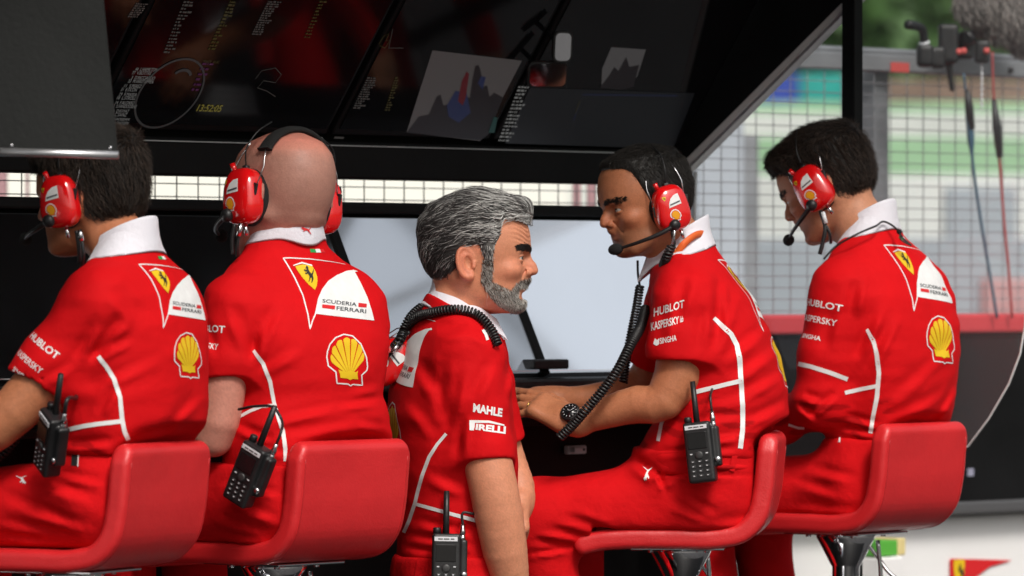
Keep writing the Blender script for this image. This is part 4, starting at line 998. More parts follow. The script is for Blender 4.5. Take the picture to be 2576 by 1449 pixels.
def back_print(p, dphi=0., dt=0., sphi=1., st=1., skip=()):
    if not TPL:
        for i, (nm, m, vf) in enumerate(back_shapes()):
            P, F = drop(vf, pixmap(p.bv, 0.)); TPL[i] = (nm, m, p.t.polar(P), F)
    t = p.t; groups = {}
    for i, (nm, m, pol, F) in TPL.items():
        if nm in skip: continue
        off = LAYER.get(nm, .0010)
        def fn(q):
            ph, h = (q[0]-.35)*sphi+.35+dphi, (q[1]-.6)*st+.6+dt; z = t.z0+h*(t.z1-t.z0); x, y, a, b = t.at(z); c = np.array([x, y, z]); d = t.r*a*math.sin(ph)-t.f*b*math.cos(ph)
            return cast(p.bv, c+d*2.2, -nrm(d), off)
        v = clean(drop((pol, F), fn), .03)
        if len(v[1]): groups.setdefault((nm, m) if nm not in ('red_bar', 'lettering', 'shell_lobe') else (nm, m, i), []).append(v)
    for kx, L in groups.items(): mk(kx[0], join(*L), kx[1], p.shirt)
def sleeve_text(p, A, B, ref, items, name='lettering'):
    f = on_cyl(p.bv, A, B, ref)
    for s_, u0, u1, v0, v1, bold in items:
        vf = subdiv(place2(text_vf(s_, bold), u0, v0, u1, v1), .006); o = clean(drop(vf, f), .02)
        if len(o[1]): mk(name, o, 'print_white', p.shirt)
def pix_text(p, s_, quad, bold=.02, m='print_white'):
    o = clean(drop(subdiv(quad2(text_vf(s_, bold), quad), 8), pixmap(p.bv)), .03); mk('lettering', o, m, p.shirt)
def pix_shape(p, poly, m, name, bv=None, par=None, off=.001, step=6):
    o = clean(drop(fill(poly, step), pixmap(bv or p.bv, off)), .03)
    if len(o[1]): mk(name, o, m, par or p.shirt)
def flag(p, dt=0., dphi=0.):
    t = p.t
    for i, m in enumerate(('print_green', 'print_white', 'print_red')):
        def fn(q):
            z = t.z0+(q[1]+dt)*(t.z1-t.z0); x, y, a, b = t.at(z); ph = q[0]+dphi; d = t.r*a*math.sin(ph)-t.f*b*math.cos(ph); c = np.array([x, y, z]); return cast(p.bv, c+d*3, -nrm(d), .0011)
        o = drop(place2(([(0, 0), (1, 0), (1, 1), (0, 1)], [(0, 1, 2, 3)]) if False else (np.array([(0, 0), (1, 0), (1, 1), (0, 1)], float), [(0, 1, 2, 3)]), -.05+.12*i, .922, .07+.12*i, .937), fn)
        if len(o[1]): mk('flag_band', clean(o, .05), m, p.shirt)
def seat_legs(p, hips, hip, knees, shin, rs=(.098, .072, .056), creases=(), cut=None):
    """hips: Torso of the seat; hip/knees/shin: left and right joint points"""
    fns = [hips.sdf]; lo = np.array([hips.x.min()-hips.a.max(), hips.y.min()-hips.a.max(), hips.z0]); hi = np.array([hips.x.max()+hips.a.max(), hips.y.max()+hips.a.max(), hips.z1])
    for h, k_, s_ in zip(hip, knees, shin):
        fns += [rc(h, k_, rs[0], rs[1]), rc(k_, s_, rs[1]*.98, rs[2])]
        for q, r in ((h, rs[0]), (k_, rs[1]), (s_, rs[2])): lo = np.minimum(lo, q-r); hi = np.maximum(hi, q+r)
    trousers(p, fns, lo-.02, hi+.02, creases, cut=cut)
    for k_, s_ in zip(knees, shin): shoe(p, s_+np.array([0, 0, -.10]), hips.f)
SKIN_M, SKIN_PALE, SKIN_TAN, SKIN_TAN2 = (.60, .245, .140), (.54, .235, .175), (.44, .165, .080), (.52, .235, .135)

# ---- bald man on the second stool (his shirt carries the traced print)
t = Torso(45, -.44, [(1180, 570, 972, .68), (1110, 575, 973, .66), (1050, 598, 970, .64), (990, 610, 955, .62), (940, 612, 962, .6), (860, 590, 967, .57), (780, 560, 951, .55), (725, 556, 925, .52), (685, 575, 888, .5), (648, 606, 848, .5), (618, 636, 812, .6), (590, 655, 800, .75)])
g2 = new_person(2., -.44, (t.c(t.z0)[0], t.c(t.z0)[1], .25), 'bald man in red team shirt seen from behind on the second stool, wearing a headset')
p = g2; Y = p.Y0; p.sit = sit_cut(1); p.neck = (t.c(t.z1-.022)+np.array([-.006, .000, .024]), 40, 15)
SL, EL = pt((588, 768, -.11), Y), pt((549, 1072, -.12), Y); SRt, ER = pt((890, 765, .09), Y), pt((860, 1010, .20), Y)
hemL = pt((565, 950, -.12), Y)
vf = build_shirt(p, t, [dict(pts=[(SL, .056), (pt((568, 920, -.12), Y), .0515), (EL, .046)], hem=hemL, hemn=nrm(EL-SL+np.array([-.0, 0, 0])+np.array([.05, 0, 0.])), rin=.044), dict(pts=[(SRt, .052), (ER, .046)], hem=SRt+(ER-SRt)*.8, hemn=nrm(ER-SRt), rin=.04)],
    [((690, 1045), (850, 1010), .010, .004), ((850, 1010), (960, 1000), .009, .005), ((720, 1080), (900, 1050), .010, .0035), ((900, 1050), (968, 1070), .009, .004), ((640, 905), (655, 800), .010, .004), ((640, 900), (700, 760), .011, .003), ((645, 930), (760, 860), .012, .003), ((600, 760), (645, 880), .012, .003), ((530, 800), (560, 900), .010, .0025), ((600, 1060), (700, 1100), .009, .004), ((640, 1110), (730, 1130), .008, .004), ((870, 980), (950, 960), .010, .003)], amp=.0024)
finish_shirt(p, t, vf, None); back_print(p); flag(p)
hs = head_sdf(); A = frame_psi(44, 3, -5); org = W(718, 514, Y+.03)
armL = arm_fn([(SL+(EL-SL)*.2, .046), (hemL, .0445), (pt((556, 1020, -.12), Y), .043), (pt((545, 1078, -.12), Y), .0415), (pt((455, 1062, .05), Y), .036), (pt((400, 1020, .19), Y), .027)], hand_fn(pt((396, 1018, .20), Y), ROWN+UP*-.15, UP+np.array([.2, -.2, 0]), 1), .0012)
armR = arm_fn([(SRt+(ER-SRt)*.3, .045), (ER, .042), (pt((740, 1010, .40), Y), .03)], hand_fn(pt((736, 1009, .41), Y), ROWN+UP*-.1, UP, -1), .001)
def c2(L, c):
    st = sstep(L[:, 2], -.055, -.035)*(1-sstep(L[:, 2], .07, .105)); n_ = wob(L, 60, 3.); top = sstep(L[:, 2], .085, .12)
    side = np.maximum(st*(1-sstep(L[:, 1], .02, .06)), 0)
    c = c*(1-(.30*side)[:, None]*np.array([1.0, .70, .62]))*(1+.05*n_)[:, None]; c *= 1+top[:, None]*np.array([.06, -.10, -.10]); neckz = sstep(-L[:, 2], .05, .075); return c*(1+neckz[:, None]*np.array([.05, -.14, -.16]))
def fold2(P, d, L):
    e = np.exp(-((L[:, 2]+.052+.12*(L[:, 0]-.02)**1*.35)/.0035)**2)*sstep(-L[:, 1], .0, .04)*sstep(L[:, 0], -.045, -.005); b = np.exp(-((L[:, 2]+.068)/.012)**2)*sstep(-L[:, 1], .02, .06)*sstep(L[:, 0], -.04, .0); u = np.exp(-((L[:, 2]+.036)/.014)**2)*sstep(-L[:, 1], .02, .06)*sstep(L[:, 0], -.05, .0); return d+.007*e-.003*b-.003*u
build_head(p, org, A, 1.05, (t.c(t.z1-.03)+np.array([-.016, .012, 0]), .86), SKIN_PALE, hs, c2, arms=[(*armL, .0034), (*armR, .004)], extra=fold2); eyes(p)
cv = build_collar(p, *p.neck[:2], .070, .075, .052, p.neck[2], 30, drop_=.012)
mk('cat_mark', drop(fill([(757+x*27, 590-y*22) for x, y in CAT*1.0], 5), pixmap(bvh_of(cv), .0016)), 'print_red', p.root)
pixband(p, p.bv, p.shirt, [(638, 882), (662, 915), (680, 960), (689, 1010), (697, 1040), (712, 1085), (718, 1130), (716, 1160)], [9, 10, 10, 9, 9, 10, 10, 6])
pixband(p, p.bv, p.shirt, [(687, 1020), (660, 1022), (630, 1034), (596, 1052)], [8, 8, 8, 8])
sleeve_text(p, SL, hemL, np.array([-.55, -.8, 0]), [('HUBLOT', -.052, .026, .060, .046, .02), ('KASPERSKY', -.05, .016, .094, .082, .01), ('SINGHA', -.045, .0, .126, .117, .02)])
pt_ = [(0, .02)]
hips = Torso(47, -.44, [(1165, 566, 985, .70), (1230, 560, 985, .72), (1300, 580, 980, .72), (1368, 650, 930, .7)])
kn = [pt((300, 1282, .15), Y), pt((480, 1270, .42), Y)]
seat_legs(p, hips, [pt((680, 1272, -.08), Y), pt((830, 1265, .10), Y)], kn, [kn[0]+np.array([.02, -.02, -.42]), kn[1]+np.array([.02, -.02, -.42])], creases=[((560, 1290), (700, 1330), .010, .004), ((600, 1250), (710, 1290), .010, .004), ((640, 1215), (715, 1230), .007, .004), ((540, 1330), (700, 1345), .008, .004), ((570, 1210), (640, 1195), .008, .004)], cut=pt((0, 1165), Y)[2])

# ---- leftmost man
t = Torso(63, -.88, [(1140, 160, 498, .70), (1100, 162, 498, .68), (1040, 172, 510, .66), (960, 195, 512, .63), (880, 205, 512, .6), (800, 200, 506, .56), (740, 196, 490, .53), (700, 205, 470, .5), (665, 228, 432, .5), (635, 252, 395, .6), (612, 265, 375, .75)])
g1 = new_person(5., -.88, (t.c(t.z0)[0], t.c(t.z0)[1], .25), 'dark haired man half hidden by the grey board on the leftmost stool'); p = g1; Y = p.Y0; p.sit = sit_cut(0); p.neck = (t.c(t.z1-.018)+np.array([-.006, .002, .010]), 60, 17)
SL, EL = pt((238, 770, -.12), Y), pt((-18, 1082, -.10), Y); SRt, ER = pt((420, 775, .10), Y), pt((370, 1000, .25), Y); hemL = pt((97, 967, -.11), Y)
vf = build_shirt(p, t, [dict(pts=[(SL, .062), (pt((130, 920, -.11), Y), .060), (EL, .052)], hem=hemL, hemn=nrm(pt((-60, 1210), Y)-pt((97, 967), Y)+np.array([.02, 0, 0])), rin=.053), dict(pts=[(SRt, .05), (ER, .046)], hem=SRt+(ER-SRt)*.8, hemn=nrm(ER-SRt), rin=.04)],
    [((250, 890), (345, 840), .010, .004), ((235, 905), (330, 780), .012, .004), ((200, 900), (250, 810), .011, .004), ((250, 960), (420, 880), .012, .003), ((330, 1090), (480, 1060), .009, .004), ((400, 1100), (500, 980), .010, .004), ((180, 1110), (300, 1100), .008, .004), ((110, 960), (200, 900), .010, .003), ((300, 720), (380, 800), .014, .003), ((260, 1040), (300, 960), .009, .003)], amp=.0024)
finish_shirt(p, t, vf, (W(0, 1130, Y)[2], W(0, 1078, Y)[2])); back_print(p); flag(p)
hs = head_sdf(); A = frame_psi(61, 6); org = W(234, 512, Y+.05)
armL = arm_fn([(SL+(EL-SL)*.3, .048), (hemL, .049), (EL, .044), (pt((-120, 1060, .10), Y), .038), (pt((-200, 1000, .25), Y), .028)], hand_fn(pt((-204, 998, .26), Y), ROWN, UP, 1), .0012)
armR = arm_fn([(SRt+(ER-SRt)*.3, .045), (ER, .042), (pt((220, 1010, .42), Y), .03)], hand_fn(pt((216, 1009, .43), Y), ROWN, UP, -1), .001)
build_head(p, org, A, .945, (t.c(t.z1-.02), .94), SKIN_TAN, hs, None, arms=[(*armL, .0034), (*armR, .0045)]); eyes(p)
def thick1(L): return .010+.010*sstep(L[:, 2], .05, .12)+.004*np.exp(-((L[:, 1]+.09)/.03)**2)
line1 = lambda L: np.interp(L[:, 1], [-.1, -.06, -.03, -.005, .02, .045, .06, .075, .11], [-.066, -.068, -.05, .0, .005, .02, .06, .07, .082])
def hair_short(p, hs, thick, line, base, tipc, n, ln, seed, dirl, lift=.006, rad=.0007, tipl=.004, wave=.15, extra=None):
    f, v, q = hair_cap(p, hs, thick, line); rg = np.random.default_rng(seed)
    parts = [(v, q, np.tile(np.array(base), (len(v), 1)))]
    dirf = lambda P: dirl(p.loc(P))@p.hA.T
    cf = lambda P: np.array(base)+(np.array(tipc)-np.array(base))*rg.random((len(P), 1))**1.5
    Lv = p.loc(v); mg = Lv[:, 2]-line(Lv); v_ = v[(mg > .004) & (np.abs(f.cap(v)) < .003)]
    lenf = lambda P: np.clip(.35+(p.loc(P)[:, 2]-line(p.loc(P)))/.03, .35, 1)*np.where((p.loc(P)[:, 1] > .0) & (p.loc(P)[:, 2] < .075), .4, 1.)
    parts.append(strands(f.cap, v_, dirf, n, ln, 6, lift, rad, cf, rg, tipl, wave, lenf))
    if extra: parts += extra(f, v, dirf, rg)
    v, q, c = mergeq(parts); o = mk('hair', (v, q), 'hair', p.root, True, c); return o
def dir_short(L):
    top = sstep(L[:, 2], .07, .125); d = np.stack([.2*np.sign(L[:, 0])*np.ones(len(L)), -.55+1.2*top, -1+.9*top], 1); return d
hair_short(p, hs, thick1, line1, (.008, .006, .005), (.055, .036, .026), 9000, .030, 11, dir_short, lift=.009, tipl=.012, rad=.0005, wave=.35)
build_collar(p, *p.neck[:2], .058, .063, .042, p.neck[2], 26, drop_=.016)
pixband(p, p.bv, p.shirt, [(248, 897), (270, 925), (288, 955), (302, 1000), (307, 1055), (313, 1085), (322, 1106)], 11)
pixband(p, p.bv, p.shirt, [(303, 1060), (250, 1066), (210, 1072), (170, 1081)], 11)
sleeve_text(p, SL, hemL, np.array([-.35, -.95, .1]), [('HUBLOT', -.050, .022, .118, .104, .02), ('KASPERSKY', -.052, .014, .158, .146, .01), ('SINGHA', -.036, .008, .186, .177, .02)])
hips = Torso(60, -.88, [(1128, 158, 500, .72), (1190, 155, 505, .74), (1280, 170, 505, .74), (1366, 220, 470, .7)])
kn = [pt((-190, 1290, .12), Y), pt((-60, 1285, .36), Y)]
seat_legs(p, hips, [pt((260, 1275, -.07), Y), pt((370, 1270, .10), Y)], kn, [kn[0]+np.array([.02, -.02, -.42]), kn[1]+np.array([.02, -.02, -.42])], creases=[((20, 1240), (190, 1290), .011, .005), ((60, 1270), (240, 1310), .010, .004), ((0, 1300), (200, 1335), .010, .004), ((100, 1190), (260, 1240), .012, .005), ((150, 1180), (280, 1200), .008, .004), ((0, 1340), (180, 1350), .008, .004)], cut=pt((0, 1128), Y)[2])
pix_shape(p, [(40+x*30, 1218-y*22) for x, y in CAT[:, ::-1]], 'print_white', 'cat_mark', p.trou_bv, p.trou)
pixband(p, p.trou_bv, p.trou, [(189, 1140), (187, 1172)], 15, 'print_black', 'belt_clip'); pixband(p, p.trou_bv, p.trou, [(199, 1130), (197, 1174)], 2.5, 'print_white', 'belt_clip', .002)

# ---- man leaning on the desk, fourth stool
t = Torso(82, .50, [(1190, 1600, 1952, .74), (1130, 1605, 1968, .73), (1060, 1648, 1985, .71), (980, 1664, 1981, .68), (900, 1652, 1961, .64), (820, 1640, 1931, .6), (750, 1634, 1896, .55), (695, 1640, 1852, .51), (650, 1655, 1815, .5), (620, 1672, 1790, .6), (594, 1684, 1774, .75)])
g4 = new_person(8., .50, (t.c(t.z0)[0], t.c(t.z0)[1], .25), 'man leaning forward with both hands on the desk, headset microphone at his mouth'); p = g4; Y = p.Y0; p.sit = sit_cut(2); p.neck = (t.c(t.z1-.03)+np.array([-.022, -.004, .006]), 84, 26)
SL, EL = pt((1722, 752, -.16), Y), pt((1676, 1026, -.18), Y); SRt, ER = pt((1690, 745, .17), Y), pt((1620, 960, .24), Y); hemL = pt((1713, 903, -.17), Y)
vf = build_shirt(p, t, [dict(pts=[(SL, .064), (pt((1713, 880, -.17), Y), .067), (pt((1708, 960, -.17), Y), .067)], hem=hemL, hemn=nrm(np.array([-.02, 0, -1])), rin=.060), dict(pts=[(SRt, .055), (ER, .05)], hem=SRt+(ER-SRt)*.8, hemn=nrm(ER-SRt), rin=.04)],
    [((1790, 840), (1800, 700), .012, .005), ((1780, 880), (1830, 720), .014, .004), ((1800, 900), (1930, 800), .012, .003), ((1815, 950), (1950, 860), .012, .003), ((1820, 1000), (1965, 920), .012, .003), ((1840, 1060), (1975, 1000), .011, .003), ((1720, 1100), (1860, 1080), .009, .004), ((1640, 1130), (1850, 1120), .008, .004), ((1700, 1150), (1900, 1155), .008, .005), ((1690, 1060), (1860, 1030), .010, .003), ((1690, 790), (1720, 690), .013, .004), ((1650, 860), (1665, 760), .012, .003), ((1740, 880), (1760, 760), .012, .003)], amp=.0024)
finish_shirt(p, t, vf, (W(0, 1180, Y)[2], W(0, 985, Y)[2])); back_print(p, .08); 
hs = head_sdf(); A = frame_psi(115, 11, -3); org = W(1637, 524, Y-.02)
HAND4 = hL = hand_fn(pt((1434, 1060, -.13), Y), np.array([-.80, .30, .42]), np.array([.35, -.72, .58]), 1, spread=.055, curls=[(18, 14, 10), (22, 16, 10), (26, 18, 12), (30, 20, 12)], size=.99)
armL = arm_fn([(SL+(EL-SL)*.3, .050), (hemL, .0525), (pt((1692, 975, -.175), Y), .0475), (pt((1662, 1015, -.18), Y), .040), (pt((1605, 1018, -.165), Y), .0405), (pt((1520, 1040, -.15), Y), .0325), (pt((1460, 1059, -.135), Y), .0255), (pt((1434, 1061, -.13), Y), .025)], hL, .0012)
hR = hand_fn(pt((1380, 1005, .14), Y), np.array([-.95, -.1, .1]), np.array([0, -.2, 1]), -1)
armR = arm_fn([(SRt+(ER-SRt)*.3, .046), (ER, .042), (pt((1480, 1005, .18), Y), .032), (pt((1395, 1005, .14), Y), .027)], hR, .001)
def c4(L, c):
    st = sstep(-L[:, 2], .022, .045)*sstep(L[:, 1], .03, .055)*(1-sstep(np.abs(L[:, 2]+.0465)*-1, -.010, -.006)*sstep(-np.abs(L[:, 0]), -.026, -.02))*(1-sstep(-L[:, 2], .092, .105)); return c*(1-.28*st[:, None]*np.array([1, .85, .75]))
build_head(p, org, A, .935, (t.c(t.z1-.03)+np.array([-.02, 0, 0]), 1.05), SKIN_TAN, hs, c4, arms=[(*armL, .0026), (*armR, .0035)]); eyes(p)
line4 = lambda L: np.interp(L[:, 1], [-.1, -.05, -.03, -.01, .01, .03, .05, .062, .075, .11], [-.05, -.052, -.045, .0, .0, .0, .05, .088, .10, .108])
thick4 = lambda L: .004+.004*sstep(L[:, 2], .06, .12)
hair_short(p, hs, thick4, line4, (.009, .008, .007), (.045, .038, .033), 7000, .014, 12, dir_short, lift=.003, tipl=.005, rad=.00045, wave=.3)
def brows(p, col, n=90, seed=3, sl=0.0):
    rg = np.random.default_rng(seed); R_ = []
    for sx in (-1, 1):
        u = rg.random(n); q = np.stack([sx*(.009+.043*u), .118-.030*u**1.6, .0300+.0075*np.sin(u*2.4)*.7+sl*u+rg.normal(size=n)*.0020], 1); R_.append(p.wld(q))
    R_ = np.vstack(R_); f = lambda P: p.head_f(P); N = grad(f, R_); R_ = R_-N*f(R_)[:, None]
    dirf = lambda P: (np.stack([np.sign(p.loc(P)[:, 0]), -.5*np.ones(len(P)), .15*np.ones(len(P))], 1))@p.hA.T
    v, q, c = strands(f, R_, dirf, 2*n*2, .010, 4, .0022, .00065, lambda P: np.array(col)*(.6+.8*rg.random((len(P), 1))), rg); mk('eyebrows', (v, q), 'hair', p.root, True, c)
brows(p, (.014, .010, .008))
build_collar(p, *p.neck[:2], .060, .065, .040, p.neck[2], 24, drop_=.02, tip=.012)
pixband(p, p.bv, p.shirt, [(1795, 800), (1815, 818), (1838, 840), (1853, 868), (1860, 900), (1864, 960), (1868, 1020), (1868, 1080), (1862, 1128)], [10, 12, 12, 12, 13, 12, 12, 12, 12])
pixband(p, p.bv, p.shirt, [(1864, 958), (1830, 966), (1790, 976), (1750, 986), (1720, 997)], 11)
pixband(p, p.bv, p.shirt, [(1678, 1036), (1664, 1068), (1656, 1110)], 9)
for s_, q in (('HUBLOT', [(1645, 797), (1722, 774), (1722, 754), (1646, 775)]), ('KASPERSKY', [(1639, 833), (1708, 814), (1708, 795), (1638, 812)]), ('lab', [(1711, 812), (1719, 810), (1719, 794), (1711, 796)]), ('SINGHA', [(1661, 866), (1702, 857), (1702, 842), (1660, 851)])): pix_text(p, s_, q, .02)
pix_shape(p, [(1644, 866), (1648, 851), (1654, 856), (1659, 851), (1659, 866), (1652, 870)], 'print_white', 'lion_mark')
hips = Torso(82, .50, [(1122, 1594, 1966, .76), (1190, 1592, 1954, .77), (1270, 1610, 1940, .78), (1345, 1660, 1890, .74)])
kn = [pt((1352, 1302, -.08), Y), pt((1400, 1310, .22), Y)]
seat_legs(p, hips, [pt((1800, 1258, -.09), Y), pt((1810, 1262, .10), Y)], kn, [pt((1440, 1790, -.05), Y), pt((1560, 1780, .22), Y)], rs=(.102, .074, .058), creases=[((1640, 1215), (1700, 1180), .008, .005), ((1680, 1250), (1780, 1290), .010, .004), ((1720, 1240), (1800, 1280), .009, .004), ((1540, 1330), (1420, 1290), .010, .004), ((1500, 1350), (1380, 1320), .009, .004), ((1450, 1368), (1340, 1350), .008, .005), ((1780, 1300), (1890, 1290), .010, .003), ((1590, 1150), (1660, 1190), .012, .006), ((1650, 1180), (1670, 1230), .006, .005), ((1600, 1187), (1890, 1190), .004, .003), ((1330, 1385), (1430, 1370), .006, .005)], cut=pt((0, 1122), Y)[2])
pix_shape(p, [(1608+x*34, 1210-y*37) for x, y in np.stack([1-CAT[:, 1]*.75, CAT[:, 0]], 1)*np.array([1, 1])], 'print_white', 'cat_mark', p.trou_bv, p.trou)
pixband(p, p.trou_bv, p.trou, [(1850, 1126), (1840, 1184)], 13, 'trouser_red', 'belt_loop', .004)

# ---- man at the far right
t = Torso(57, .93, [(1110, 2085, 2376, .70), (1060, 2092, 2390, .68), (980, 2104, 2405, .64), (900, 2100, 2413, .6), (820, 2086, 2412, .57), (750, 2072, 2398, .54), (690, 2070, 2370, .52), (648, 2085, 2335, .5), (612, 2112, 2292, .52), (584, 2130, 2256, .65), (562, 2140, 2236, .75)])
g5 = new_person(11., .93, (t.c(t.z0)[0], t.c(t.z0)[1], .25), 'man in long sleeved red shirt looking down on the rightmost stool'); p = g5; Y = p.Y0; p.sit = sit_cut(3); p.neck = (t.c(t.z1-.022)+np.array([-.008, .002, .008]), 56, 24)
SL, EL = pt((2112, 735, -.12), Y), pt((2058, 1010, -.12), Y); SRt, ER = pt((2320, 735, .10), Y), pt((2280, 980, .22), Y)
vf = build_shirt(p, t, [dict(pts=[(SL, .064), (pt((2075, 900, -.12), Y), .058), (EL, .053), (pt((1970, 1062, .02), Y), .044), (pt((1890, 1050, .16), Y), .036)], hem=pt((1895, 1050, .155), Y), hemn=nrm(pt((1890, 1050, .16), Y)-pt((1970, 1062, .02), Y)), rin=.03), dict(pts=[(SRt, .05), (ER, .045), (pt((2150, 1000, .40), Y), .036)], hem=None)],
    [((2140, 900), (2190, 760), .012, .004), ((2160, 930), (2230, 790), .012, .004), ((2215, 1000), (2380, 860), .014, .003), ((2215, 1050), (2390, 960), .012, .003), ((2330, 1075), (2400, 960), .010, .004), ((2010, 985), (2060, 1000), .009, .005), ((2020, 1040), (2090, 980), .009, .005), ((2000, 1010), (2050, 1050), .008, .005), ((2120, 1040), (2200, 1060), .008, .004), ((2110, 1070), (2200, 1085), .007, .004), ((2120, 800), (2140, 700), .013, .004), ((2060, 880), (2080, 780), .012, .003)], amp=.0024)
finish_shirt(p, t, vf, (W(0, 1100, Y)[2], W(0, 990, Y)[2])); back_print(p); flag(p)
hs = head_sdf(); A = frame_psi(66, 24, 0); org = W(2096, 478, Y+.05)
hL = hand_fn(pt((1885, 1050, .17), Y), ROWN+UP*-.1, UP, 1); armL = arm_fn([(t.c(t.z1-.03), .03), (SL, .03), (EL, .03), (pt((1930, 1055, .1), Y), .030), (pt((1885, 1050, .17), Y), .026)], hL)
hR = hand_fn(pt((2140, 1000, .42), Y), ROWN, UP, -1); armR = arm_fn([(t.c(t.z1-.03), .03), (SRt, .03), (ER, .03), (pt((2170, 1000, .37), Y), .03), (pt((2140, 1000, .42), Y), .026)], hR)
build_head(p, org, A, .97, (t.c(t.z1-.03)+np.array([-.012, .004, 0]), 1.0), SKIN_TAN2, hs, None, arms=[(*armL, .0035), (*armR, .0045)]); eyes(p); brows(p, (.02, .013, .01))
line5 = lambda L: np.interp(L[:, 1], [-.1, -.06, -.03, -.005, .02, .045, .06, .075, .12], [-.045, -.052, -.05, .0, .0, .015, .055, .072, .086])
def thick5(L): return .008+.010*sstep(L[:, 2], .05, .12)+.012*np.exp(-((L[:, 1]-.09)/.025)**2-((L[:, 2]-.095)/.02)**2)
def dir5(L):
    top = sstep(L[:, 2], .075, .12); d = np.stack([.25*np.sign(L[:, 0]), -.45+1.4*top, -1+.95*top], 1); return d
hair_short(p, hs, thick5, line5, (.009, .006, .005), (.065, .042, .03), 9000, .026, 13, dir5, lift=.007, tipl=.012, rad=.0005, wave=.35)
build_collar(p, *p.neck[:2], .058, .063, .042, p.neck[2], 26, drop_=.016)
pixband(p, p.bv, p.shirt, [(2181, 828), (2196, 856), (2206, 890), (2211, 940), (2206, 1000), (2196, 1050), (2190, 1090)], [8, 10, 11, 11, 11, 10, 10])
pixband(p, p.bv, p.shirt, [(2206, 971), (2170, 978), (2125, 988)], 10)
pixband(p, p.bv, p.shirt, [(2004, 914), (2040, 922), (2090, 938), (2132, 954)], 11); pixband(p, p.bv, p.shirt, [(1984, 1068), (2008, 1076), (2034, 1077)], 6)
sleeve_text(p, SL, EL, np.array([-.45, -.9, 0]), [('HUBLOT', -.050, .032, .042, .027, .02), ('KASPERSKY', -.058, .028, .076, .062, .01), ('SINGHA', -.046, .004, .114, .104, .02)])
hips = Torso(57, .93, [(1098, 2078, 2382, .72), (1170, 2074, 2385, .74), (1250, 2085, 2380, .74), (1325, 2130, 2340, .7)])
kn = [pt((1755, 1262, .16), Y), pt((1900, 1250, .42), Y)]
seat_legs(p, hips, [pt((2150, 1235, -.07), Y), pt((2240, 1235, .10), Y)], kn, [kn[0]+np.array([.06, -.02, -.42]), kn[1]+np.array([.06, -.02, -.42])], creases=[((1990, 1200), (2100, 1230), .010, .004), ((2030, 1170), (2140, 1190), .010, .004), ((1980, 1260), (2150, 1270), .010, .003), ((2000, 1300), (2150, 1310), .009, .003)], cut=pt((0, 1098), Y)[2])
pixband(p, p.trou_bv, p.trou, [(2040, 1098), (2112, 1092)], 26, 'print_black', 'belt'); pixband(p, p.trou_bv, p.trou, [(2113, 1080), (2113, 1113)], 4, 'print_white', 'belt_clip', .002)

# ---- grey haired man walking past
t = Torso(-78, 0., [(1405, 1000, 1290, .74), (1330, 1004, 1298, .74), (1250, 1000, 1300, .73), (1150, 986, 1298, .71), (1050, 974, 1288, .69), (980, 984, 1282, .66), (920, 1002, 1275, .62), (880, 1010, 1266, .59), (830, 1026, 1246, .55), (795, 1045, 1226, .5), (768, 1064, 1206, .52), (742, 1078, 1192, .65), (720, 1085, 1185, .75)])
gm = new_person(14., 0., (t.c(t.z0)[0], t.c(t.z0)[1], .25), 'grey haired bearded man in red polo shirt walking past behind the stools'); p = gm; Y = 0.; p.neck = (W(1165, 776, 0.), -84, 33)
SR, ER = pt((1178, 892, -.14), Y), pt((1236, 1215, -.17), Y); SLt, ELt = pt((1205, 862, .15), Y), pt((1268, 1150, .22), Y); hemR = pt((1226, 1158, -.165), Y)
vf = build_shirt(p, t, [dict(pts=[(SR, .064), (pt((1195, 985, -.15), Y), .058), (pt((1221, 1140, -.165), Y), .0505), (ER, .049)], hem=hemR, hemn=nrm(ER-SR+np.array([-.035, 0, 0])), rin=.048), dict(pts=[(SLt, .055), (ELt, .05)], hem=SLt+(ELt-SLt)*.85, hemn=nrm(ELt-SLt), rin=.042)],
    [((1125, 1080), (1150, 930), .012, .005), ((1110, 1060), (1120, 900), .012, .004), ((1150, 1150), (1165, 1030), .010, .004), ((1180, 1000), (1230, 900), .013, .003), ((1265, 1000), (1275, 900), .010, .003), ((1060, 900), (1120, 1000), .014, .003), ((1040, 1000), (1110, 1090), .013, .003), ((1080, 1180), (1180, 1220), .012, .003), ((1050, 1300), (1200, 1330), .009, .004), ((1030, 1340), (1190, 1360), .008, .004), ((1020, 1370), (1180, 1390), .007, .004), ((1100, 830), (1180, 815), .012, .004), ((1180, 815), (1250, 850), .012, .003)], amp=.0022)
finish_shirt(p, t, vf, (W(0, 1400, Y)[2], W(0, 1285, Y)[2])); back_print(p, .06)
hs = head_sdf(frown=1.); A = frame_psi(-90, 0, 0); org = W(1190, 665, -.005)
armR = arm_fn([(SR+(ER-SR)*.4, .050), (hemR, .0500), (pt((1240, 1222, -.17), Y), .0490), (pt((1254, 1290, -.165), Y), .0500), (pt((1268, 1370, -.155), Y), .0470), (pt((1284, 1450, -.14), Y), .0385), (pt((1298, 1530, -.125), Y), .0290), (pt((1302, 1560, -.12), Y), .028)], hand_fn(pt((1304, 1565, -.12), Y), np.array([.12, .1, -1]), np.array([.3, -.95, 0]), -1, (25, 30, 20)), .0007, 4.)
armL = arm_fn([(SLt+(ELt-SLt)*.4, .046), (ELt, .044), (pt((1300, 1215, .20), Y), .034), (pt((1308, 1245, .19), Y), .028)], hand_fn(pt((1309, 1248, .19), Y), np.array([.05, -.35, -.9]), np.array([.95, .1, .1]), 1, (45, 60, 40)), .0007, 4.)
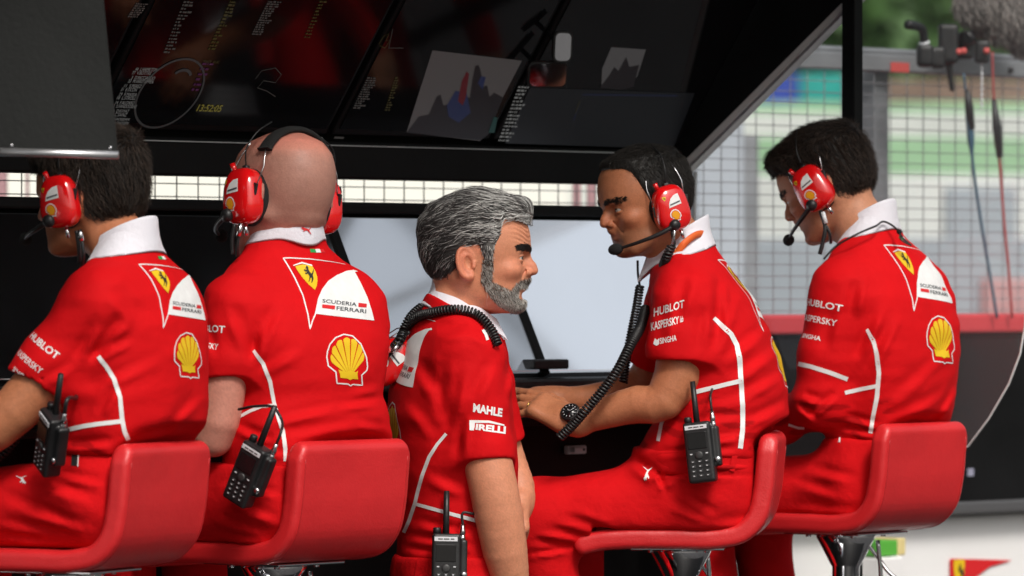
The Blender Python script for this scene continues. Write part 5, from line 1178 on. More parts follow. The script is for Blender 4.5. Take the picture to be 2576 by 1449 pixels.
def cM(L, c):
    y, z = L[:, 1], L[:, 2]; bm_ = in_poly(y, z, BEARD).astype(float); pale = np.exp(-((y-.085)/.03)**2-((z+.01)/.02)**2); c = c*(1+.06*pale[:, None]); nk_ = sstep(-z, .07, .10); c = c*(1+nk_[:, None]*np.array([.0, -.14, -.16]))
    ubag = np.exp(-(((y-.094)/.008)**2+((z-.001)/.004)**2)); c = c*(1-.18*ubag[:, None]); return c*(1-.36*bm_[:, None]*np.array([1, .9, .8]))
BEARD = [(.020, .012), (.040, .012), (.040, -.006), (.037, -.034), (.057, -.044), (.078, -.053), (.088, -.041), (.100, -.031), (.130, -.026), (.130, -.0425), (.095, -.046), (.092, -.060), (.094, -.072), (.130, -.074), (.130, -.105), (.080, -.098), (.055, -.086), (.034, -.064), (.016, -.032)]
p.gaze = np.array([.985, -.15, .03])
build_head(p, org, A, 1.0, (t.c(t.z1-.035)+np.array([.014, 0, 0]), .95), SKIN_M, hs, cM, res=.0017, arms=[(*armR, .003), (*armL, .003)]); eyes(p, (.06, .035, .02))
brows(p, (.022, .018, .016), 260, 9)
def lineM(L): return np.interp(L[:, 1], [-.1, -.075, -.05, -.032, -.022, .012, .020, .024, .040, .045, .056, .060, .066, .085, .12], [-.058, -.058, -.042, -.020, .032, .038, .02, .004, .004, .035, .055, .080, .092, .092, .080])
def thickM(L): return .004+.008*sstep(L[:, 2], .04, .11)+.014*np.exp(-((L[:, 1]-.10)/.03)**2-((L[:, 2]-.112)/.025)**2)-.004*np.exp(-((L[:, 1]+.08)/.04)**2-((L[:, 2]-.12)/.03)**2)
f, v, q = hair_cap(p, hs, thickM, lineM, .0024); rg = np.random.default_rng(21); gl_ = lambda L: np.clip(.16+.62*sstep(L[:, 1], -.02, .085)-.22*sstep(-L[:, 2], -.02, .03), .03, 1)[:, None]; parts = [(v, q, np.array([.030, .028, .027])*(1-gl_(p.loc(v)))+np.array([.22, .21, .20])*gl_(p.loc(v)))]
def dirM(P):
    L = p.loc(P); low = sstep(-L[:, 2], -.04, .02); d = np.stack([.0*L[:, 0], -1+.0*L[:, 2], .22*sstep(L[:, 1], .05, .1)-.35*sstep(-L[:, 1], -.02, .06)-1.1*low], 1); sb = (L[:, 1] > .015)*(L[:, 2] < .04); d = np.where(sb[:, None], np.array([0, .05, -1.]), d); return d@p.hA.T
def colM(P):
    L = p.loc(P); g = np.clip(.16+.62*sstep(L[:, 1], -.02, .085)*(1-.15*sstep(L[:, 2], .12, .15))-.22*sstep(-L[:, 2], -.02, .03), .03, 1); u = rg.random((len(P), 1)); w_ = (u < (g*.92)[:, None]); return np.where(w_, np.array([.66, .65, .63])*(.55+.6*rg.random((len(P), 1))), np.array([.045, .042, .042])*(.5+rg.random((len(P), 1))*1.6))
Lv = p.loc(v); v_ = v[(Lv[:, 2]-lineM(Lv) > .003) & (np.abs(f.cap(v)) < .003)]
lenM = lambda P: np.clip(.22+(p.loc(P)[:, 2]-lineM(p.loc(P)))/.05, .22, 1)*np.where((p.loc(P)[:, 1] > .012) & (p.loc(P)[:, 2] < .055), .35, 1.)*np.where((p.loc(P)[:, 1] < -.02) & (p.loc(P)[:, 2] < .02), .45, 1.)
parts.append(strands(f.cap, v_, dirM, 9500, .050, 9, .0045, .00048, colM, rg, .002, .22, lenM))
L_ = p.loc(v); fr = v[(L_[:, 1] > .03) & (L_[:, 2] > .10) & (np.abs(f.cap(v)) < .003)]
parts.append(strands(f.cap, fr, dirM, 800, .060, 10, .010, .0008, colM, rg, .003, .35))
v, q, c = mergeq(parts); mk('hair', (v, q), 'hair', p.root, True, c)
me = p.body.data; bv_ = np.empty(len(me.vertices)*3, np.float32); me.vertices.foreach_get('co', bv_); bv_ = bv_.reshape(-1, 3); L_ = p.loc(bv_)
rt = bv_[in_poly(L_[:, 1], L_[:, 2], BEARD) & (np.abs(L_[:, 0]) < .085) & (np.linalg.norm(L_, axis=1) < .2)].astype(float)
dirB = lambda P: np.stack([.1*np.sign(p.loc(P)[:, 0]), .35+.0*P[:, 0], -1+.0*P[:, 0]], 1)@p.hA.T
def colB(P):
    L = p.loc(P); mo = np.exp(-((L[:, 2]+.034)/.010)**2)*sstep(L[:, 1], .085, .1)+sstep(L[:, 2], -.012, .008); g = .62-.34*np.clip(mo, 0, 1)+.12*sstep(-L[:, 2], .07, .09); return np.where(rg.random((len(P), 1)) < g[:, None], np.array([.55, .52, .48]), np.array([.07, .055, .045]))*(.6+.7*rg.random((len(P), 1)))
v, q, c = strands(p.head_f, rt, dirB, 8500, .0085, 4, .0045, .00034, colB, rg, .003, .3); mk('beard', (v, q), 'hair', p.root, True, c)
# double collar, the outer one with a long tip at the throat
cc = p.neck[0]
build_collar(p, cc, -84, .058, .064, .028, 29, 20, drop_=.006, tip=.009, rho=1.22)
pixband(p, p.bv, p.shirt, [(1123, 1091), (1100, 1118), (1080, 1150), (1062, 1198), (1052, 1235), (1045, 1265), (1030, 1310), (1012, 1350), (1000, 1370), (998, 1392)], [8, 8, 9, 9, 9, 9, 9, 9, 10, 10])
pixband(p, p.bv, p.shirt, [(1043, 1267), (1090, 1280), (1140, 1294), (1206, 1312)], [8, 9, 9, 10])
for s_, q in (('MAHLE', [(1190, 1036), (1262, 1049), (1264, 1028), (1191, 1014)]), ('IRELLI', [(1196, 1081), (1271, 1092), (1272, 1073), (1198, 1066)])): pix_text(p, s_, q, .045)
pix_shape(p, [(1181, 1057), (1196, 1057), (1230, 1058), (1268, 1068), (1268, 1072), (1230, 1064), (1195, 1064), (1194, 1074), (1192, 1083), (1181, 1082)], 'print_white', 'lettering')
pixband(p, p.bv, p.shirt, [(1215, 830), (1222, 842), (1226, 856)], [8, 8, 7])
hips = Torso(-78, 0., [(1392, 992, 1296, .76), (1450, 985, 1296, .78), (1560, 1000, 1290, .8), (1640, 1030, 1270, .8)])
hL_, hR_ = W(1150, 1560, .09), W(1140, 1560, -.09); kL, kR = W(1200, 2010, .10), W(1090, 2010, -.08); aL, aR = np.array([kL[0]+.03, kL[1], .36]), np.array([kR[0]-.10, kR[1], .36])
lo = np.min([hips.x.min()-.25, kR[0]-.25]); trousers(p, [hips.sdf, rc(hL_, kL, .095, .075), rc(kL, aL, .073, .062), rc(hR_, kR, .095, .075), rc(kR, aR, .073, .062)], np.array([lo, -.32, .27]), np.array([kL[0]+.3, .32, hips.z1+.03]), [], res=.009, cut=W(0, 1394)[2])
for a in (aL, aR): shoe(p, np.array([a[0], a[1], .25]), hips.f)
pixband(p, p.trou_bv, p.trou, [(1060, 1400), (1052, 1455)], 12, 'trouser_red', 'belt_loop', .004)
# ------------------------------------------------------------------ stools
def copy_tree(o, parent=None):
    c = o.copy(); COL.objects.link(c); c.parent = parent
    for ch in o.children: copy_tree(ch, c)
    return c
def set_frame(o, A, loc, sc=1.):
    M = Matrix.Identity(4)
    for i in range(3):
        for j in range(3): M[i][j] = float(A[i][j])*sc
        M[i][3] = float(loc[i])
    o.matrix_world = M
prof = np.array([(-.198, .980), (-.193, .93), (-.186, .87), (-.171, .820), (-.142, .791), (-.098, .780), (0, .778), (.11, .777), (.16, .773), (.195, .765)])
ps = smooth_path(np.c_[prof, np.zeros(len(prof))], 48)[:, :2]
def seat_f(P):
    q = P[:, 1:3]; d = np.full(len(P), 9., np.float32)
    for a, b in zip(ps[:-1], ps[1:]):
        ba = b-a; h = np.clip(((q-a)@ba)/(ba@ba), 0, 1); d = np.minimum(d, np.linalg.norm(q-a-h[:, None]*ba, axis=1))
    w = .170-.012*sstep(P[:, 2], .96, 1.0); rr = .013; k1 = np.maximum(np.abs(P[:, 0])-w+rr, 0); k2 = np.maximum(d-.021+rr, 0)
    return np.where((k1 > 0) | (k2 > 0), np.hypot(k1, k2), np.maximum(np.abs(P[:, 0])-w+rr, d-.021+rr))-rr
st = empty('bar_stool', (0, 0, 0))
mk('seat_shell', surfnet(seat_f, (-.22, -.25, .70), (.22, .24, 1.03), .0045), 'leather_red', st)
tg = np.gradient(ps, axis=0); tg /= np.linalg.norm(tg, axis=1)[:, None]; nn_ = np.stack([tg[:, 1], -tg[:, 0]], 1)
for sx in (-1, 1):
    for sg_ in (-1, 1):
        e = ps[1:-1]+nn_[1:-1]*.0208*sg_; mk('seam', tube(np.c_[np.full(len(e), sx*.154), e], .0014, 6), 'leather_seam', st)
mk('mount_plate', xf(box((.20, .20, .006), .002), I3, (0, 0, .7535)), 'chrome', st, False)
mk('column', lathe([(.026, .02), (.026, .60), (.030, .605), (.031, .678), (.034, .681), (.058, .728), (.066, .743), (.066, .750)], (0, 0, 0), UP, 28), 'chrome', st)
mk('base', lathe([(.205, 0), (.205, .008), (.15, .018), (.05, .032), (.035, .06), (.027, .065)], (0, 0, 0), UP, 40), 'chrome', st)
mk('lever', tube(smooth_path([(.03, -.03, .735), (.05, -.05, .70), (.06, -.08, .66), (.10, -.13, .63), (.13, -.16, .625)], 20), .0045), 'steel', st)
mk('lever', tube(smooth_path([(.045, -.055, .736), (.05, -.06, .66), (.052, -.06, .58)], 12), .005), 'steel', st)
th = np.linspace(R(20), R(160), 20); mk('footrest', tube(np.c_[np.cos(th)*.17, np.sin(th)*.17+.02, np.full(20, .28)], .010), 'chrome', st)
for sx in (-1, 1): mk('footrest_arm', tube([(0, .0, .28), (sx*.155, .08, .28)], .008), 'chrome', st)
for i, q in enumerate([(-.06, -.06), (.06, -.06), (-.06, .06), (.06, .06)]): mk('bolt', cyl((q[0], q[1], .7505), (q[0], q[1], .744), .006, n=8), 'steel', st)
spots = [(*q, l) for q, l in zip(STOOLS, ('red leather stool under the leftmost man, scuffed near its top right corner', 'red leather stool under the bald man, its clean backrest square to view', 'red leather stool seen edge on under the leaning man', 'red leather stool under the rightmost man in front of the white wall'))]
for i, (px, Y, psi, dz, lab) in enumerate(spots):
    o = st if i == 0 else copy_tree(st); b = W(px, 1400, Y); set_frame(o, frame_psi(psi), (b[0], b[1], .25+dz)); tag(o, lab, 'stool', 'bar stools along the pit stand')
    if i == 0: first = o
sc_ = [c for c in first.children if c.name.startswith('seat_shell')][0]
bpy.context.view_layer.update()
v_ = np.array([tuple(first.matrix_world@x.co) for x in sc_.data.vertices]); bvS = BVHTree.FromPolygons([tuple(x) for x in v_], [tuple(q.vertices) for q in sc_.data.polygons])
inv = np.array(first.matrix_world.inverted())
def wear(poly, m):
    vf = drop(fill(poly, 3), pixmap(bvS, .0006)); v = np.c_[vf[0], np.ones(len(vf[0]))]@inv.T
    o = mk('scuff', (v[:, :3], vf[1]), m, first)
mat('scuff_pale', (.55, .30, .27), .7)
wear([(452, 1162), (458, 1158), (466, 1154), (467, 1160), (461, 1166), (458, 1176), (453, 1180), (451, 1171)], 'scuff_pale'); wear([(462, 1122), (464, 1120), (466, 1123), (464, 1126)], 'print_black')

# ------------------------------------------------------------------ headsets
def cup_f(P):
    q = P-np.array([.101, .003, .004], np.float32); tz = q[:, 2]/.055
    q = q/np.stack([np.full(len(P), 1.), 1-.10*tz, np.ones(len(P))], 1)
    n = 2.9; u = np.abs(q)/np.array([.029, .0425, .0545]); k = (u**n).sum(1)**(1/n); return (k-1)*.029
def ring_pts(r1, r2, n=32): a = np.linspace(0, 2*np.pi, n+1); return r1*np.cos(a), r2*np.sin(a)
def make_headset(band):
    h = empty('headset', (0, 0, 0)); cv, cq = surfnet(cup_f, (.06, -.06, -.07), (.15, .06, .075), .0022)
    for sx in (-1, 1):
        V = cv*np.array([sx, 1, 1]); Q = cq if sx > 0 else cq[:, ::-1]; c = mk('ear_cup', (V, Q), 'cup_red', h)
        cy, cz = ring_pts(.034, .046); mk('cushion', tube(np.c_[np.full(33, sx*.0800), cy+.002, cz+.004], .0105, 10), 'foam', c)
        mk('yoke', xf(box((.006, .011, .030), .002), np.stack([[1, 0, 0], [0, math.cos(.25), math.sin(.25)], [0, -math.sin(.25), math.cos(.25)]], 1), (sx*.108, -.036, .012)), 'black_plastic', c, False)
        mk('yoke', xf(box((.006, .010, .026), .002), I3, (sx*.100, .043, .004)), 'black_plastic', c, False)
        mk('band_wire', tube([(sx*.104, -.037, .022), (sx*.094, -.045, .060), (sx*.089, -.041, .082), (sx*.075, -.034, .112)], .0013, 6), 'steel', c)
        mk('band_wire', tube([(sx*.100, .043, .014), (sx*.090, .046, .060), (sx*.080, .036, .088), (sx*.072, .02, .112)], .0013, 6), 'steel', c)
        mk('cable_boot', xf(box((.012, .014, .016), .004), I3, (sx*.100, .0, .056)), 'black_plastic', c, False)
        if sx < 0:
            bvc = bvh_of((V, Q)); fn = lambda q: cast(bvc, (-.25, q[0], q[1]), (1, 0, 0), q[2] if len(q) > 2 else .0006)
            def dec(nm, vf, m, off): o = drop(vf, lambda q: cast(bvc, (-.25, q[0], q[1]), (1, 0, 0), off)); mk(nm, o, m, c)
            ol, lobes = shell_parts(); s_, o_ = .0125, np.array([.008, -.013])
            # seen from outside the front of the head is on the left, so +y runs to the left
            fl = lambda a: np.asarray(a)*np.array([-1, 1])
            dec('shell_border', fill(fl(ol*s_*1.12)+o_, .004), 'print_white', .0005); dec('shell_emblem', fill(fl(ol*s_*.93)+o_, .004), 'print_red', .0009); dec('shell_emblem', fill(fl(ol*s_*.80)+o_, .004), 'print_orange', .0013)
            dec('team_panel', fill([(.020, .006), (.018, .016), (.012, .026), (.002, .033), (-.010, .035), (-.013, .010)], .004), 'print_white', .0007)
            dec('team_lettering', fill([(.0165, .0105), (-.010, .0145), (-.0105, .0180), (.0160, .0140)], .004), 'print_grey', .0012)
            dec('shield', fill(fl(SHIELD*np.array([.008, .010]))+np.array([.030, .024]), .004), 'print_yellow', .0007); dec('shield_horse', fill(fl(HORSE*np.array([.005, .007]))+np.array([.028, .0255]), .004), 'print_black', .0012)
            mk('push_button', cyl((-.104, .026, .052), (-.108, .031, .068), .0054, .0058, 14), 'cup_red', c)
            mk('mic_pivot', lathe([(.006, -.004), (.012, 0), (.0135, .006), (.012, .012), (.005, .016)], (-.124, .016, -.034), (-1, .1, -.1), 16), 'black_plastic', c)
            mk('mic_boom', tube(smooth_path([(-.132, .016, -.035), (-.120, .050, -.045), (-.085, .100, -.054), (-.050, .130, -.058)], 18), np.linspace(.0062, .0034, 18), 10), 'black_plastic', c)
            mk('mic_foam', surfnet(ell((-.040, .136, -.058), (.019, .0135, .0135), np.stack([nrm((.8, .6, 0)), nrm((-.6, .8, 0)), UP], 1)), (-.07, .11, -.085), (-.01, .165, -.03), .0025), 'foam', c)
            mk('plug', cyl((-.104, -.008, -.050), (-.102, -.010, -.072), .0042, n=12), 'steel', c)
        else:
            mk('tuning_knob', xf(box((.012, .014, .014), .002), np.stack([nrm((1, .3, .4)), nrm((-.3, 1, 0)), nrm(np.cross((1, .3, .4), (-.3, 1, 0)))], 1), (.146, .01, .040)), 'black_plastic', c, False); mk('knob_stem', cyl((.120, .008, .030), (.142, .010, .039), .0025), 'black_plastic', c)
    if band == 'wide':
        a = np.linspace(R(24), R(156), 24); pth = np.c_[np.cos(a)*.085, -.030+0*a, .062+np.sin(a)*.076]; _, U_, V_ = frames(pth); V = []
        for q, u, v in zip(pth, U_, V_):
            o = nrm(q-np.array([0, q[1], .06])); V += [q+np.array([0, .019, 0]), q+np.array([0, .016, 0])+o*.010, q+np.array([0, -.016, 0])+o*.010, q+np.array([0, -.019, 0]), q+np.array([0, -.015, 0])-o*.004, q+np.array([0, .015, 0])-o*.004]
        F = [(i*6+j, i*6+(j+1) % 6, i*6+6+(j+1) % 6, i*6+6+j) for i in range(23) for j in range(6)]+[tuple(range(6)), tuple(23*6+j for j in range(5, -1, -1))]
        b = mk('headband', (V, F), 'foam', h); md = b.modifiers.new('s', 'SUBSURF'); md.levels = md.render_levels = 1
    else:
        a = np.linspace(R(18), R(162), 24); mk('headband', tube(np.c_[np.cos(a)*.080, -.008+0*a, .075+np.sin(a)*.080], .0035, 8), 'black_plastic', h)
    wl = smooth_path([(-.100, .0, .064), (-.105, -.004, .09), (-.085, -.012, .128), (-.05, -.014, .152)], 14); mk('link_cable', tube(wl, .0016, 6), 'black_plastic', h)
    wl = smooth_path([(.100, .0, .064), (.118, -.01, .085), (.112, -.014, .11), (.075, -.018, .135)], 14); mk('link_cable', tube(wl, .0016, 6), 'black_plastic', h)
    return h
hb = make_headset('wide'); hn = make_headset('thin')
def place_headset(src, p, lab, off=(0, 0, 0), rot=None):
    A = p.hA if rot is None else p.hA@rot; set_frame(src, A, p.wld(off), p.hsc*.985); tag(src, lab, 'headset', 'red team headsets'); return src
def rotx(d): c, s = math.cos(R(d)), math.sin(R(d)); return np.array([[1, 0, 0], [0, c, -s], [0, s, c]])
H2 = place_headset(hb, g2, 'red headset with thick black headband on the bald man', (0, .004, .002))
cps = [copy_tree(hn) for _ in range(3)]
H1 = place_headset(hn, g1, 'red headset on the dark haired leftmost man', (0, .010, .0), rotx(0))
H4 = place_headset(cps[0], g4, 'red headset on the leaning man, boom microphone at his mouth', (0, -.004, -.010), rotx(-3))
H5 = place_headset(cps[1], g5, 'red headset on the rightmost man who looks down', (0, .006, .004), rotx(-6))
HM = cps[2]; A = frame_psi(95, -60); ctr = W(981, 908, -.03); set_frame(HM, A, ctr-A@np.array([-.105, .003, .004])); tag(HM, 'red headset slung behind the grey haired man\'s neck', 'headset', 'red team headsets')

# ------------------------------------------------------------------ cables, as parts of the headsets
bpy.context.view_layer.update()
def hpart(h, name, vf, m):
    inv = np.array(h.matrix_world.inverted()); v = np.c_[np.asarray(vf[0]), np.ones(len(vf[0]))]@inv.T; return mk(name, (v[:, :3], vf[1]), m, h)
def mkp(name, vf, m, h): return hpart(h, name, vf, m)
_lk = link
def link(name, me, m, parent=None, smooth=True):       # rigid frames: children stay in the frame's own space
    o = _lk(name, me, m, parent, smooth)
    if parent is not None and parent.type == 'EMPTY' and parent.name.split('.')[0] in ('headset', 'two_way_radio', 'bar_stool'): o.matrix_parent_inverse = Matrix.Identity(4)
    return o
def path(pts, Y): return [pt(q, Y) for q in pts]
def on_shirt(p, pts, off): return [q for q in (cast(p.bv, CAMP, nrm(ray(*a)), off) for a in pts) if q is not None]
# standing man
cp_ = on_shirt(gm, [(1030, 830), (1045, 812), (1066, 800), (1095, 793), (1130, 788), (1165, 790), (1195, 800), (1218, 820), (1234, 845), (1244, 872)], .009)
hpart(HM, 'coiled_cable', coil([W(985, 880, -.04), W(1005, 856, -.06)]+cp_, .0082, .0027, .0068), 'black_plastic')
hpart(HM, 'coiled_cable', coil([W(1062, 768, -.03), W(1044, 782, -.04), W(1028, 800, -.05), W(1014, 826, -.05)], .006, .0022, .006), 'black_plastic')
hpart(HM, 'straight_cable', tube(smooth_path([W(970, 905, -.06), W(990, 880, -.07), W(1012, 850, -.06), W(1030, 835, -.07)], 20), .0035), 'black_plastic')
hpart(HM, 'plug', cyl(W(985, 888, -.075), W(1000, 868, -.075), .0045), 'steel')
# leaning man
hpart(H4, 'straight_cable', tube(smooth_path(path([(1688, 560, -.12), (1692, 590, -.13), (1696, 615, -.13), (1688, 640, -.12)], .5), 20), .004), 'black_plastic')
hpart(H4, 'straight_cable', tube(smooth_path(path([(1694, 556, -.12), (1696, 590, -.135), (1690, 618, -.13), (1686, 640, -.12)], .5), 20), .003), 'steel')
hpart(H4, 'coiled_cable', coil(path([(1690, 618, -.135), (1680, 640, -.13), (1668, 668, -.10)], .5), .008, .0028, .0068), 'black_plastic')
hpart(H4, 'straight_cable', tube(smooth_path(path([(1604, 655, .0), (1605, 690, .0), (1610, 722, -.01)], .5), 14), .0026), 'black_plastic')
hpart(H4, 'coiled_cable', coil(path([(1610, 718, -.01), (1602, 770, -.02), (1590, 830, -.03), (1578, 890, -.03), (1568, 962, -.03)], .5), .0078, .0027, .0062), 'black_plastic')
hpart(H4, 'coiled_cable', coil(path([(1624, 775, -.03), (1612, 820, -.10), (1585, 870, -.19), (1548, 940, -.225), (1510, 990, -.23), (1470, 1036, -.225), (1438, 1072, -.21), (1408, 1100, -.20)], .5), .0085, .0030, .0070), 'black_plastic')
# others
hpart(H1, 'straight_cable', tube(smooth_path(path([(192, 580, -.10), (198, 620, -.10), (200, 660, -.09)], -.88), 14), .004), 'black_plastic')
hpart(H1, 'plug', cyl(pt((200, 578, -.11), -.88), pt((206, 606, -.11), -.88), .0045), 'steel'); hpart(H1, 'straight_cable', tube(smooth_path(path([(206, 606, -.11), (210, 640, -.11), (203, 680, -.09)], -.88), 14), .0034), 'black_plastic')
hpart(H1, 'coiled_cable', coil(path([(100, 985, .0), (80, 1030, -.02), (50, 1085, -.03), (15, 1130, -.03), (-30, 1165, -.03)], -.88), .0085, .003, .0075), 'black_plastic')
hpart(H2, 'straight_cable', tube(smooth_path(path([(600, 590, -.06), (597, 620, -.06), (598, 645, -.05)], -.44), 14), .0038), 'black_plastic'); hpart(H2, 'plug', cyl(pt((606, 562, -.07), -.44), pt((600, 594, -.07), -.44), .0048), 'steel')
hpart(H2, 'straight_cable', tube(smooth_path(path([(590, 565, -.05), (584, 600, -.05), (586, 640, -.05)], -.44), 14), .004), 'black_plastic')
hpart(H5, 'straight_cable', tube(smooth_path(path([(2064, 530, -.09), (2076, 575, -.10), (2070, 610, -.10), (2062, 640, -.10)], .93), 16), .0048), 'black_plastic')
hpart(H5, 'straight_cable', tube(smooth_path(path([(2074, 560, -.10), (2088, 590, -.10), (2090, 612, -.09)], .93), 14), .0035), 'black_plastic'); hpart(H5, 'plug', cyl(pt((2070, 534, -.10), .93), pt((2078, 562, -.105), .93), .0045), 'sticker_white')

# ------------------------------------------------------------------ radios
def make_radio():
    r = empty('two_way_radio', (0, 0, 0))
    b = mk('case', surfnet(uni(.006, rbx((0, 0, .0), (.0285, .018, .063), .006), rbx((.030, .006, .010), (.012, .012, .042), .005)), (-.05, -.04, -.08), (.06, .04, .08), .0024), 'black_plastic', r)
    mk('display', xf(box((.040, .002, .034), .0008), I3, (-.001, -.0185, .024)), 'black_gloss', b, False); mk('name_strip', xf(box((.046, .0016, .009), .0005), I3, (-.001, -.0186, .052)), 'sticker_white', b, False)
    for dx, l in ((-.012, .009), (.000, .011), (.012, .007)): mk('name_mark', xf(box((l, .0004, .0022)), I3, (dx, -.0196, .052)), 'print_black', b, False)
    for i in range(3):
        for j in range(4): mk('key', xf(box((.0085, .0022, .0052), .0008), I3, (-.0145+.0145*i, -.0185, -.019-.0098*j)), mat('key_grey', (.035, .035, .036), .4), b, False)
        for j in range(4): mk('key_mark', xf(box((.0032, .0006, .0016)), I3, (-.0145+.0145*i, -.0199, -.019-.0098*j)), 'sticker_white', b, False)
    mk('pad', lathe([(.0085, 0), (.0085, .002), (.006, .003)], (0, -.018, -.006), (0, -1, 0), 18), 'key_grey', b); 
    for dx in (-.016, .017): mk('key_mark', xf(box((.005, .0008, .0022)), I3, (dx, -.0193, -.003)), 'sticker_white', b, False)
    mk('antenna', tube([(-.001, .004, .055), (-.001, .004, .10), (-.001, .004, .148)], [.0068, .0062, .0055], 12), 'black_plastic', r); mk('knob', lathe([(.008, 0), (.008, .012), (.0065, .014)], (-.019, .002, .061), UP, 16), 'black_plastic', r)
    mk('connector', lathe([(.0058, 0), (.0058, .008), (.0050, .0085), (.0050, .012), (.0058, .0125), (.0058, .020), (.0042, .024), (.0042, .032)], (.032, .006, .050), UP, 16), 'steel', r)
    mk('button', lathe([(.0065, 0), (.0065, .003), (.003, .0045)], (.036, -.006, -.018), (.25, -1, 0), 14), 'steel', r); mk('clip', xf(box((.020, .006, .07), .002), I3, (0, .021, .0)), 'black_plastic', r, False)
    return r
rd = make_radio(); rads = [rd]+[copy_tree(rd) for _ in range(3)]
def set_radio(o, c, N, roll, lab, sc=1.):
    N = nrm(np.array(N, float)); y = -N; x = nrm(np.cross(y, UP)); z = np.cross(x, y); a = R(roll); x2 = x*math.cos(a)-z*math.sin(a); z2 = z*math.cos(a)+x*math.sin(a)
    set_frame(o, np.stack([x2, y, z2], 1), c, sc); tag(o, lab, 'radio', 'two way radios on belts')
set_radio(rads[0], pt((624, 1192, -.235), -.44), (-.55, -.83, -.05), 27, 'black two way radio hanging tilted on the bald man\'s belt')
set_radio(rads[1], pt((1762, 1138, -.245), .5), (-.22, -.97, .05), -7, 'black two way radio with keypad on the leaning man\'s belt', 1.02)
set_radio(rads[2], pt((1122, 1422, -.192), 0), (.02, -1, .05), 1, 'black two way radio on the standing grey haired man\'s belt', 1.02)
set_radio(rads[3], pt((126, 1112, -.17), -.88), (-.86, -.45, -.1), 30, 'black two way radio half hidden under the leftmost man\'s arm')
bpy.context.view_layer.update()
def rcab(o, pts, r=.0028): hpart(o, 'cable', tube(smooth_path(pts, 24), r), 'black_plastic')
def tip(o): return np.array(o.matrix_world@Vector((.032, .006, .080))), np.array(o.matrix_world@Vector((.032, .006, .105)))
a, b = tip(rads[0]); rcab(rads[0], [a, b, pt((706, 1050, -.235), -.44), pt((690, 1026, -.235), -.44), pt((645, 1022, -.22), -.44), pt((600, 1030, -.19), -.44)])
a, b = tip(rads[1]); rcab(rads[1], [a, b, pt((1786, 966, -.17), .5), pt((1765, 950, -.15), .5), pt((1742, 948, -.12), .5)])
a, b = tip(rads[2]); rcab(rads[2], [a, b, pt((1192, 1292, -.175), 0), pt((1206, 1258, -.14), 0)])
a, b = tip(rads[3]); rcab(rads[3], [a, b, pt((192, 1000, -.16), -.88), pt((180, 970, -.1), -.88)], .004)

# ------------------------------------------------------------------ small worn things
fw = nrm(pt((1418, 1062, -.13), .5)-pt((1520, 1042, -.15), .5)); wc = pt((1446, 1060, -.133), .5); dn = nrm(np.array([-.1, -.78, .60])); dn = nrm(dn-fw*(dn@fw)); sd_ = np.cross(fw, dn)
w = empty('wristwatch', wc); tag(w, 'black wristwatch on the leaning man\'s left wrist', 'watch')
a = np.linspace(0, 2*np.pi, 33); V, F = [], []
for t_ in a: 
    e = dn*math.cos(t_)+sd_*math.sin(t_); V += [wc+e*.0272-fw*.011, wc+e*.0305-fw*.010, wc+e*.0305+fw*.010, wc+e*.0272+fw*.011]
mk('strap', (V, [(i*4+j, i*4+(j+1) % 4, i*4+4+(j+1) % 4, i*4+4+j) for i in range(32) for j in range(4)]), 'black_plastic', w)
c_ = mk('watch_case', lathe([(.020, 0), (.0215, .004), (.0215, .009), (.0185, .0115)], wc+dn*.028, dn, 32), 'black_plastic', w); mk('dial', lathe([(.0175, 0), (.0175, .0008)], wc+dn*.0392, dn, 32), 'black_gloss', w)
for k in range(12):
    e = fw*math.cos(k*math.pi/6)+sd_*math.sin(k*math.pi/6); mk('hour_mark', cyl(wc+dn*.0402+e*.0125, wc+dn*.0402+e*.0158, .0008, n=6), 'sticker_white', w)
for e, l in ((fw*.6+sd_*.8, .008), (fw*-.9+sd_*.4, .011)): mk('hand', cyl(wc+dn*.0404, wc+dn*.0404+nrm(e)*l, .0006, n=6), 'sticker_white', w)
i_, fx, fy, l_ = 2, -.0095, .090, .044; ang = R(26); sp_ = .055*(1.5-2); q0 = np.array([fx, fy-.012, .001]); q1 = q0+np.array([math.sin(sp_)*l_*math.cos(ang), l_*math.cos(ang)*math.cos(sp_), -l_*math.sin(ang)])
HL4 = HAND4; r0, r1 = HL4.L(q0+(q1-q0)*.42), HL4.L(q0+(q1-q0)*.52); ax = nrm(r1-r0); u = nrm(np.cross(ax, UP)); v2 = np.cross(ax, u); th = np.linspace(0, 2*np.pi, 29)
tag(mk('finger_ring', tube([r0+.0094*(math.cos(q)*u+math.sin(q)*v2) for q in th], .0016, 8), 'gold'), 'gold ring on the leaning man\'s left hand', 'ring')
mat('lanyard_orange', (.75, .13, .02), .6, bump=(300, .0006))
def cloth_band(pts, w, m, name, up=UP):
    p_ = smooth_path(pts, 40); t_ = np.gradient(p_, axis=0); t_ /= np.linalg.norm(t_, axis=1)[:, None]; s_ = np.cross(t_, up); s_ /= np.linalg.norm(s_, axis=1)[:, None]; u_ = np.cross(s_, t_); V = np.vstack([p_+u_*w/2+s_*.0008, p_-u_*w/2+s_*.0008, p_-u_*w/2-s_*.0008, p_+u_*w/2-s_*.0008]); n = 40
    return mk(name, (V, [(j*n+i, j*n+i+1, ((j+1) % 4)*n+i+1, ((j+1) % 4)*n+i) for j in range(4) for i in range(n-1)]), m, None)
tc = g4.t.c(g4.t.z1-.03)
ly = cloth_band(path([(1700, 640, -.098), (1722, 612, -.100), (1742, 596, -.088), (1762, 588, -.06), (1776, 594, -.02), (1780, 600, .03)], .5), .015, 'lanyard_orange', 'lanyard'); tag(ly, 'orange lanyard under the leaning man\'s collar', 'lanyard')
